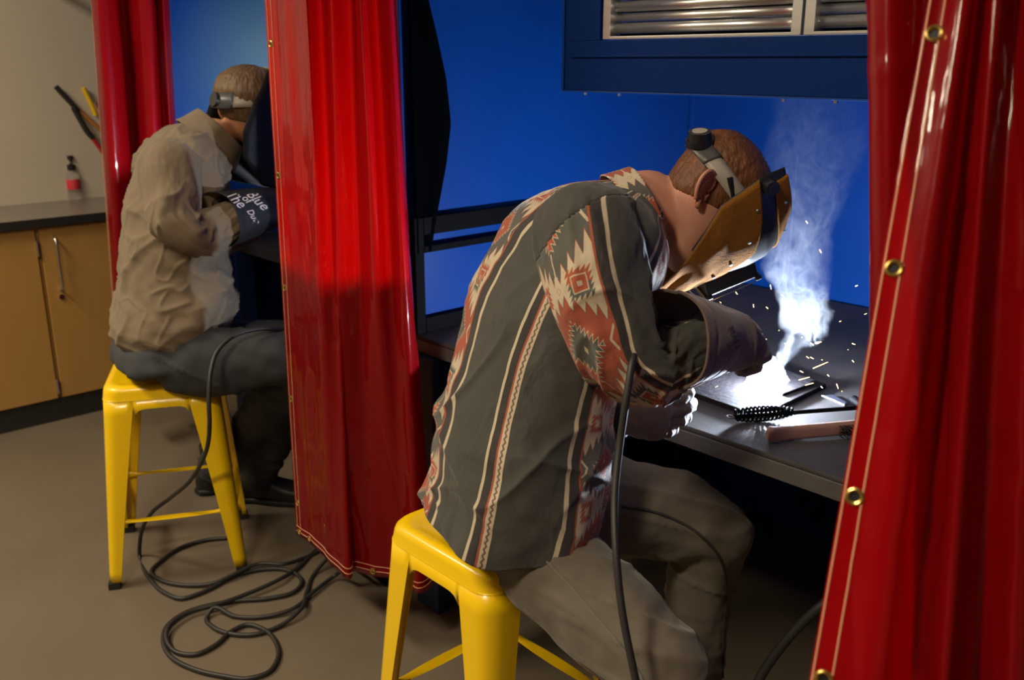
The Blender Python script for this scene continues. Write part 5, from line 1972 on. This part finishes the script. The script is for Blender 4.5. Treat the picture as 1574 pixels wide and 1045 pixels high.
drape_line('shoulder_seam', [P(u, v, 2.6) for u, v in ((236, 262), (250, 248), (270, 240), (290, 238))], 0.0018, mat('khaki_seam', (0.15, 0.10, 0.055), 0.85), shirt2, shirt2)

jm = MB()
jm.grid(pelvis2(1.03), True, True, True)
for hip, knee, ank in ((hipR2, kneeR2, ankR2), (hipL2, kneeL2, ankL2)):
    V, _, _ = tube([hip - nrm(knee - hip) * 0.06, hip, hip * 0.55 + knee * 0.45, hip * 0.2 + knee * 0.8, knee * 0.96 + ank * 0.04, knee * 0.72 + ank * 0.28, knee * 0.3 + ank * 0.7, ank - ZUP * 0.02], [0.085, 0.100, 0.094, 0.086, 0.080, 0.076, 0.072, 0.070], None, ZUP, 32, 60)
    jm.grid(V, True, True, True)


def denim_disp2(v, n):
    d = 0.006 * vnoise(v * 9) + 0.004 * vnoise(v * 22 + 5)
    rg = ridge(np.stack([v[:, 0] * 9 + v[:, 2] * 14, v[:, 1] * 9 - v[:, 2] * 10, v[:, 2] * 9], -1), 3)
    d = d + 0.008 * (rg - 0.4)
    return np.where((v[:, 2] < 0.66) & (n[:, 2] < -0.5) & (np.hypot(v[:, 0] - 1.056, v[:, 1] - 2.695) < 0.2), np.minimum(d, 0), d)


jeans2 = vmesh('trousers', jm, 0.009, M['denim_dark'], man2, 5, denim_disp2)
boot(man2, ankR2, f2 * 0.9 - r2 * 0.3, M['boot'])
boot(man2, ankL2, f2 * 0.8 + r2 * 0.55, M['boot'])

# gloves
wG = P(410, 322, 2.76)
dG = nrm(P(462, 306, 2.86) - wG)
nG = nrm(F * 0.7 - U * 0.6)
nG = nrm(nG - dG * (nG @ dG))
sG = nrm(np.cross(dG, nG))
if sG @ U < 0:
    sG = -sG
gl2 = vmesh('glove', hand_solids(wG, dG, nG, sG, (58, 70, 50), 1.1, (0.55, 0.8), 0.02), 0.0045, M['glove_dark'], man2, 4)
gl2['label'] = 'right black welding glove with pale lettering on its cuff'
cG = nrm(P(418, 319, 2.78) - P(352, 340, 2.635))
gB = nrm(ZUP - cG * (ZUP @ cG))
gA = np.cross(cG, gB)
q0, q1 = P(336, 340, 2.615), P(424, 317, 2.79)
cf_o, _ = ring_mesh('cuff', [SEC(q0, gA, gB, 0.078, 0.078, 0.070, 2.2), SEC(q0 * 0.5 + q1 * 0.5, gA, gB, 0.070, 0.068, 0.062, 2.2), SEC(q1, gA, gB, 0.054, 0.050, 0.052, 2.2), SEC(q1 + dG * 0.03, gA, gB, 0.050, 0.044, 0.046, 2.2)], 90, 40, M['glove_dark'], gl2, 0.003, cuff_disp)
tr2 = px(nrm((0.70, 0.71)))
tu2 = px(nrm((0.71, -0.70)))
lettering('print', 'The', 0.034, P(378, 314, 2.68), tr2, tu2, -F, M['text_white'], gl2, cf_o, 0.0072)
lettering('print', 'Blue', 0.034, P(402, 311, 2.68), tr2, tu2, -F, M['text_white'], gl2, cf_o, 0.0072)
lettering('print', 'of', 0.026, P(390, 312, 2.68), tr2, tu2, -F, M['text_white'], gl2, cf_o, 0.0072)
lettering('print', 'Duty', 0.020, P(399, 338, 2.68), px(nrm((0.45, 0.89))), px(nrm((0.89, -0.45))), -F, M['text_white'], gl2, cf_o, 0.0072)
wG2 = np.array([1.53, 2.81, 1.06])
dG2 = nrm(np.array([0.9, -0.3, -0.25]))
nG2 = nrm(-ZUP + r2 * 0.4)
nG2 = nrm(nG2 - dG2 * (nG2 @ dG2))
sG2 = np.cross(nG2, dG2)
gl3 = vmesh('glove', hand_solids(wG2, dG2, nG2, sG2, (30, 40, 30), 1.1, (0.6, 0.6), 0.02), 0.0045, M['glove_dark'], man2, 4)

# black helmet and headgear
helm2 = thing('welding_helmet', 'plain black welding helmet with grey headband worn by the khaki-shirted person', 'welding helmet', tuple(hc2))
g2f, g2u, g2s = hf2, up2, hs2
gc2 = hc2 + up2 * 0.0


def shell2(h, ph):
    hh = np.asarray(h, float)
    e = np.interp(hh, [-0.19, -0.12, -0.05, 0.03, 0.13], [0.02, -0.070, -0.085, -0.070, -0.030])
    b = np.interp(hh, [-0.19, -0.15, -0.05, 0.05, 0.09, 0.115, 0.135], [0.135, 0.150, 0.158, 0.152, 0.138, 0.112, 0.07])
    w = np.interp(hh, [-0.19, -0.13, 0.0, 0.08, 0.13], [0.085, 0.108, 0.118, 0.113, 0.098])
    a = np.asarray(ph) * math.pi / 2
    sx = np.sign(np.sin(a)) * np.abs(np.sin(a)) ** 0.62
    cx = np.abs(np.cos(a)) ** 0.72
    f_ = e + (b - e) * cx
    return gc2 + g2u * hh[..., None] + g2f * f_[..., None] + g2s * (w * sx)[..., None]


h_ = np.linspace(-0.185, 0.132, 40)[:, None] * np.ones((1, 60))
p_ = np.linspace(-1, 1, 60)[None, :] * np.ones((40, 1))
ve, fa, _ = gmesh(shell2(h_, p_), False)
o = make('shell', ve, fa, mat('matte_black_shell', (0.005, 0.005, 0.006), 0.55, vary=0.2, spec=0.15), helm2)
solidify(o, 0.003, 0)
Q2 = lambda f_, h, w: gc2 + g2f * f_ + g2u * h + g2s * w
MB().box((0.145, -0.035, -0.057), (0.172, 0.070, 0.057), (g2f, g2u, g2s), gc2).build('lens_box', M['black'], helm2, bevel=0.003)
for e in (1, -1):
    MB().rod(Q2(0.005, 0.085, 0.113 * e), Q2(0.005, 0.085, 0.128 * e), 0.016, 18).build('pivot_knob', M['black'], helm2, smooth=True)
rows = [[Q2(-0.004 + 0.112 * math.cos(a), 0.055 + 0.030 * math.cos(a) + dw, 0.090 * math.sin(a)) for a in th] for dw in (-0.019, -0.006, 0.006, 0.019)]
solidify(MB().grid(np.array(rows)).build('headband', M['band'], helm2, smooth=True), 0.0025)
rows = [[Q2(0.028 + dw, 0.070 + 0.083 * math.cos(a), 0.092 * math.sin(a)) for a in th2] for dw in (-0.011, 0.011)]
solidify(MB().grid(np.array(rows), False).build('crown_strap', M['band'], helm2, smooth=True), 0.002)
rows = [[Q2(-0.004 + 0.1155 * math.cos(a), 0.055 + 0.030 * math.cos(a) + dw, 0.0935 * math.sin(a)) for a in np.linspace(math.pi * 0.80, math.pi * 1.20, 20)] for dw in (-0.022, 0.022)]
solidify(MB().grid(np.array(rows), False).build('ratchet_sleeve', M['band_dark'], helm2, smooth=True), 0.004)
kc = Q2(-0.116, 0.026, 0.0)
ko = MB().rod(kc, kc - g2f * 0.010, 0.022, 20, 0.020).build('ratchet_knob', M['black'], helm2, smooth=True)

# unseen plate on a post, added to block light from the far arc
fx = thing('welding_fixture', 'steel welding fixture with a raised plate behind the middle red curtain', 'fixture', (1.62, 2.55, 0.80))
MB().box((1.77, 2.36, 0.8004), (1.99, 2.62, 0.812)).build('base_plate', M['plate'], fx, bevel=0.002)
MB().rod((1.84, 2.48, 0.812), (1.84, 2.48, 1.022), 0.02, 16).build('post', M['black_steel'], fx, smooth=True)  # added post carrying the arc blocker's plate
MB().box((1.41, 2.22, 1.022), (1.90, 2.88, 1.033)).build('work_plate', M['plate'], fx, bevel=0.002)

# ================================================================== cables
def cable(name, label, pts, r=0.0075, n=260, ends=True):
    V = path(pts, n)
    return tag(MB().tube(V, r, 10, n).build(name, M['cable'], None, smooth=True), label, 'cable')


near = [P(1132, 512, 1.90), P(1075, 497, 1.79), P(1015, 500, 1.66), P(985, 520, 1.575), P(972, 556, 1.520), P(964, 605, 1.512), P(953, 680, 1.520), P(945, 760, 1.505), P(947, 850, 1.475), P(955, 930, 1.46), P(975, 1035, 1.445), P(992, 1110, 1.44)]
fl = on(1010, 1330, 2, 0.009)
near += [fl + np.array([0.0, 0.01, 0.10]), fl + np.array([-0.03, -0.03, 0.0]), fl + np.array([-0.12, -0.10, 0.0]), fl + np.array([-0.2, 0.05, 0.0])]
cable('welding_cable', 'black cable hanging from the near forearm down over the grey jeans', near, 0.0062)


def fz(x, y, z=0.008):
    return on(130 + x / 1.99, 520 + y / 1.99, 2, z)


c1 = [P(470, 508, 2.80), P(430, 506, 2.70), P(395, 506, 2.655), P(358, 517, 2.615), P(334, 540, 2.585), P(324, 570, 2.56), P(321, 610, 2.55), P(322, 650, 2.56)]
tf_ = (fz(168, 655) - CAM) @ F
for k_, (u_, v_) in enumerate(((319, 685), (309, 712), (291, 740), (262, 765), (234, 787), (219, 812))):
    c1.append(P(u_, v_, 2.56 + (tf_ - 2.56) * (k_ + 1) / 7.2))
c1 += [fz(x, y) for x, y in ((168, 660), (200, 735), (245, 778), (300, 795), (350, 780), (400, 757), (450, 730), (530, 708), (600, 705))]
c1 += [fz(650, 722), fz(664, 748), fz(640, 775), fz(560, 795), fz(470, 802), fz(385, 815), fz(305, 840), fz(252, 880), fz(240, 925), fz(262, 972), fz(330, 1010), fz(420, 1032), fz(500, 1040), fz(560, 1022), fz(590, 980), fz(585, 930), fz(548, 890), fz(492, 876), fz(450, 895), fz(400, 938), fz(340, 966), fz(282, 960), fz(252, 925, .014)]
c1 += [fz(258, 880, .018), fz(312, 840, .018), fz(400, 815, .018), fz(500, 780, .016), fz(600, 735, .018), fz(655, 700), fz(705, 650), on(500, 832, 2, 0.02)]
cable('welding_cable', 'long black cable from the khaki person\'s thigh, coiled on the concrete floor', c1, 0.0062, 520)
c2 = [fz(470, 605), fz(435, 610), fz(380, 615), fz(300, 637), fz(235, 680), fz(204, 712), fz(230, 738), fz(312, 755), fz(395, 748, .012), fz(470, 715, .02), fz(530, 690, .022), fz(610, 690, .022), fz(670, 672), on(505, 838, 2, 0.008), on(540, 800, 2, 0.008)]
cable('ground_cable', 'black cable loop on the floor beneath the far yellow stool', c2, 0.006)
c3 = [on(560, 876, 2, 0.06), fz(745, 672, .03), fz(706, 715), fz(680, 775), fz(655, 835, .02), fz(600, 878), fz(520, 905), fz(440, 902), fz(392, 882), fz(374, 852), fz(392, 826, .02), fz(460, 850), fz(550, 851), fz(635, 828, .012), fz(700, 775, .012), fz(770, 722, .02), on(528, 876, 2, 0.055)]
cable('ground_cable', 'black cable curling from under the middle curtain toward the floor coil', c3, 0.0062, 300)

# ================================================================== arc, sparks and smoke
pm_ = bpy.data.materials.new('arc_plasma_glow')
pm_.use_nodes = True
t = pm_.node_tree
t.nodes.remove(t.nodes['Principled BSDF'])
em_ = t.nodes.new('ShaderNodeEmission')
em_.inputs[0].default_value = (0.90, 0.94, 1.0, 1)
em_.inputs[1].default_value = 9.0
tp_ = t.nodes.new('ShaderNodeBsdfTransparent')
ad = t.nodes.new('ShaderNodeAddShader')
t.links.new(em_.outputs[0], ad.inputs[0])
t.links.new(tp_.outputs[0], ad.inputs[1])
t.links.new(ad.outputs[0], t.nodes['Material Output'].inputs['Surface'])


def plasma(name, label, c, rx, rz, seed):
    th_ = np.linspace(0, 2 * math.pi, 64, endpoint=False)
    rows = []
    for k in range(33):
        ph = math.pi * k / 32
        d = np.stack([np.cos(th_) * math.sin(ph), np.sin(th_) * math.sin(ph), np.full(64, math.cos(ph))], -1)
        s_ = 1 + 0.16 * vnoise(d * 2.6 + seed) + 0.13 * np.maximum(0, vnoise(d * 9 + seed)) ** 1.2
        p = d * s_[:, None] * np.array([rx, rx, rz])
        p[:, 2] = np.maximum(p[:, 2], -rz * 0.42)
        rows.append(c + p)
    return tag(MB().grid(np.array(rows), True, True, True).build(name, pm_, None, smooth=True), label, 'welding arc')


plasma('welding_arc', 'blinding white welding arc on the plate in front of the near person', ARC1 + np.array([0, 0, 0.020]), 0.040, 0.046, 2.0)
plasma('welding_arc', 'white arc hidden behind the middle red curtain', ARC2, 0.012, 0.014, 5.0)

sp = MB()
rr = random.Random(11)
fixed = [(1250, 566, 1272, 556), (1228, 584, 1244, 579), (1238, 592, 1250, 588), (1286, 590, 1288, 597), (1246, 527, 1250, 530), (1184, 438, 1185, 444), (1158, 468, 1158, 472), (1131, 449, 1133, 452), (1254, 528, 1258, 527), (1315, 440, 1318, 438), (1310, 528, 1314, 529),
         (1262, 594, 1264, 596), (1178, 472, 1180, 474), (1201, 453, 1204, 455), (1246, 549, 1250, 551), (1240, 548, 1243, 550), (1310, 554, 1312, 556), (1272, 576, 1274, 578), (1230, 570, 1234, 572), (1256, 526, 1262, 525), (1239, 340, 1241, 343), (1260, 384, 1262, 388), (1276, 716, 1278, 724)]
for a_, b_, c_, d_ in fixed:
    t_ = 1.97 + rr.uniform(-0.08, 0.12)
    sp.rod(P(a_, b_, t_), P(c_ + 0.5, d_ + 0.5, t_ + rr.uniform(-.01, .01)), 0.0009, 5, 0.0005)
for k in range(26):
    a = rr.uniform(0, 2 * math.pi)
    q = rr.random() ** 0.6
    d = np.array([math.cos(a), math.sin(a), rr.uniform(0.1, 1.0)])
    p = ARC1 + d * (0.06 + 0.22 * q)
    sp.rod(p, p + nrm(d + np.array([0, 0, -0.5])) * rr.uniform(0.001, 0.006), 0.0005, 5, 0.0003)
tag(sp.build('sparks', M['spark'], None), 'orange sparks flying from the white arc in the near booth', 'sparks', None, 'stuff')


def smoke():
    m_ = bpy.data.materials.new('welding_smoke')
    m_.use_nodes = True
    t = m_.node_tree
    t.nodes.remove(t.nodes['Principled BSDF'])
    vol = t.nodes.new('ShaderNodeVolumePrincipled')
    vol.inputs['Color'].default_value = (0.86, 0.91, 1.0, 1)
    vol.inputs['Anisotropy'].default_value = 0.1
    tc = t.nodes.new('ShaderNodeTexCoord')
    # turbulence displaces the lookup
    nz = t.nodes.new('ShaderNodeTexNoise')
    nz.inputs['Scale'].default_value = 9.0
    nz.inputs['Detail'].default_value = 3
    t.links.new(tc.outputs['Object'], nz.inputs['Vector'])
    def vm(op, a, b):
        n = t.nodes.new('ShaderNodeVectorMath')
        n.operation = op
        for i, q in enumerate((a, b)):
            if isinstance(q, tuple):
                n.inputs[i].default_value = q
            else:
                t.links.new(q, n.inputs[i])
        return n.outputs[0]
    off = vm('MULTIPLY', vm('SUBTRACT', nz.outputs['Color'], (0.5, 0.5, 0.5)), (0.10, 0.10, 0.08))
    nz2 = t.nodes.new('ShaderNodeTexNoise')
    nz2.inputs['Scale'].default_value = 26.0
    nz2.inputs['Detail'].default_value = 3
    t.links.new(tc.outputs['Object'], nz2.inputs['Vector'])
    off2 = vm('MULTIPLY', vm('SUBTRACT', nz2.outputs['Color'], (0.5, 0.5, 0.5)), (0.035, 0.035, 0.03))
    pos = vm('ADD', vm('ADD', tc.outputs['Object'], off), off2)
    s = t.nodes.new('ShaderNodeSeparateXYZ')
    t.links.new(pos, s.inputs[0])
    x, y, z = (X(t, s.outputs[k]) for k in range(3))
    rx = x * float(R[0]) + y * float(R[1])
    dx = x * float(-R[1]) + y * float(R[0])

    def ramp(h, pts):
        """piecewise linear function of height"""
        n = t.nodes.new('ShaderNodeFloatCurve')
        c = n.mapping.curves[0]
        lo, hi = -0.2, 1.0
        c.points[0].location = (0, pts[0][1])
        c.points[1].location = (1, pts[-1][1])
        for a, b in pts[1:-1]:
            c.points.new(a / 0.9, b)
        n.mapping.update()
        t.links.new((h / 0.9).k, n.inputs['Value'])
        return X(t, n.outputs[0])
    cx = ramp(z, [(0, 0.50), (0.06, 0.53), (0.11, 0.60), (0.15, 0.66), (0.20, 0.66), (0.28, 0.60), (0.45, 0.62), (0.9, 0.66)])
    cx = (cx - 0.5) * 0.40
    rad = ramp(z, [(0, 0.24), (0.05, 0.20), (0.10, 0.20), (0.135, 0.34), (0.17, 0.52), (0.215, 0.42), (0.26, 0.55), (0.40, 0.75), (0.9, 1.0)])
    rad = rad * 0.115
    dens = ramp(z, [(0, 0.02), (0.05, 0.018), (0.10, 0.028), (0.15, 0.085), (0.19, 0.08), (0.225, 0.048), (0.30, 0.034), (0.42, 0.015), (0.6, 0.006), (0.9, 0.0)])
    q = ((rx - cx) / rad).op('POWER', 2.0) + (dx / rad).op('POWER', 2.0)
    body_ = (1.0 - q).op('MULTIPLY', 1.0, clamp=True)
    n1 = t.nodes.new('ShaderNodeTexNoise')
    n1.inputs['Scale'].default_value = 15.0
    n1.inputs['Detail'].default_value = 4
    n1.inputs['Distortion'].default_value = 1.6
    mp = t.nodes.new('ShaderNodeMapping')
    mp.inputs['Scale'].default_value = (1.3, 1.3, 0.75)
    t.links.new(pos, mp.inputs[0])
    t.links.new(mp.outputs[0], n1.inputs['Vector'])
    rg = (1.0 - ((X(t, n1.outputs[0]) - 0.5).abs() * 5.5)).op('MULTIPLY', 1.0, clamp=True)
    wis = rg.op('POWER', 3.5) * 2.4 + 0.02
    d = body_.op('POWER', 0.6) * dens * wis * 55.0
    t.links.new(d.k, vol.inputs['Density'])
    t.links.new(vol.outputs[0], t.nodes['Material Output'].inputs['Volume'])
    c = ARC1 + np.array([0, 0, -0.012])
    th_ = np.linspace(0, 2 * math.pi, 24, endpoint=False)
    prof = [(0.085, 0.0), (0.085, 0.08), (0.15, 0.12), (0.18, 0.25), (0.20, 0.5), (0.19, 0.75)]
    rows = [[(r * math.cos(a) + 0.03 * R[0] * min(1, z_ * 8), r * math.sin(a) + 0.03 * R[1] * min(1, z_ * 8), z_) for a in th_] for r, z_ in prof]
    ve, fa, _ = gmesh(np.array(rows), True, True, True)
    o = bpy_local('smoke_plume', ve, fa, m_, None)
    fixnormals(o.data)
    o.location = tuple(c)
    return tag(o, 'pale blue smoke curling up from the white arc in the near booth', 'smoke', None, 'stuff')


smoke()


# thin haze hanging in the far booth
hm_ = bpy.data.materials.new('thin_haze')
hm_.use_nodes = True
t = hm_.node_tree
t.nodes.remove(t.nodes['Principled BSDF'])
vs_ = t.nodes.new('ShaderNodeVolumeScatter')
vs_.inputs['Color'].default_value = (0.36, 0.74, 1.0, 1)
vs_.inputs['Anisotropy'].default_value = 0.2
hz = noise_tex(t, coords(t, 'Object'), 2.2, 3, 0.5)
hs_ = t.nodes.new('ShaderNodeSeparateXYZ')
t.links.new(coords(t, 'Object'), hs_.inputs[0])
hx_, hy_, hz_ = (X(t, hs_.outputs[k]) for k in range(3))
dist_ = ((hx_ - 1.86) * (hx_ - 1.86) + (hy_ - 3.18) * (hy_ - 3.18) + (hz_ - 1.45) * (hz_ - 1.45)).op('SQRT')
t.links.new(((1.0 - dist_ / 0.48).op('MAXIMUM', 0.0) * (hz + 0.35) * 1.7).k, vs_.inputs['Density'])
t.links.new(vs_.outputs[0], t.nodes['Material Output'].inputs['Volume'])
hb_ = MB().box((1.37, 2.72, 1.0), (2.36, 3.64, 1.95)).build('haze', hm_, None)
tag(hb_, 'thin pale haze filling the far booth behind the khaki-shirted person', 'haze', None, 'stuff')
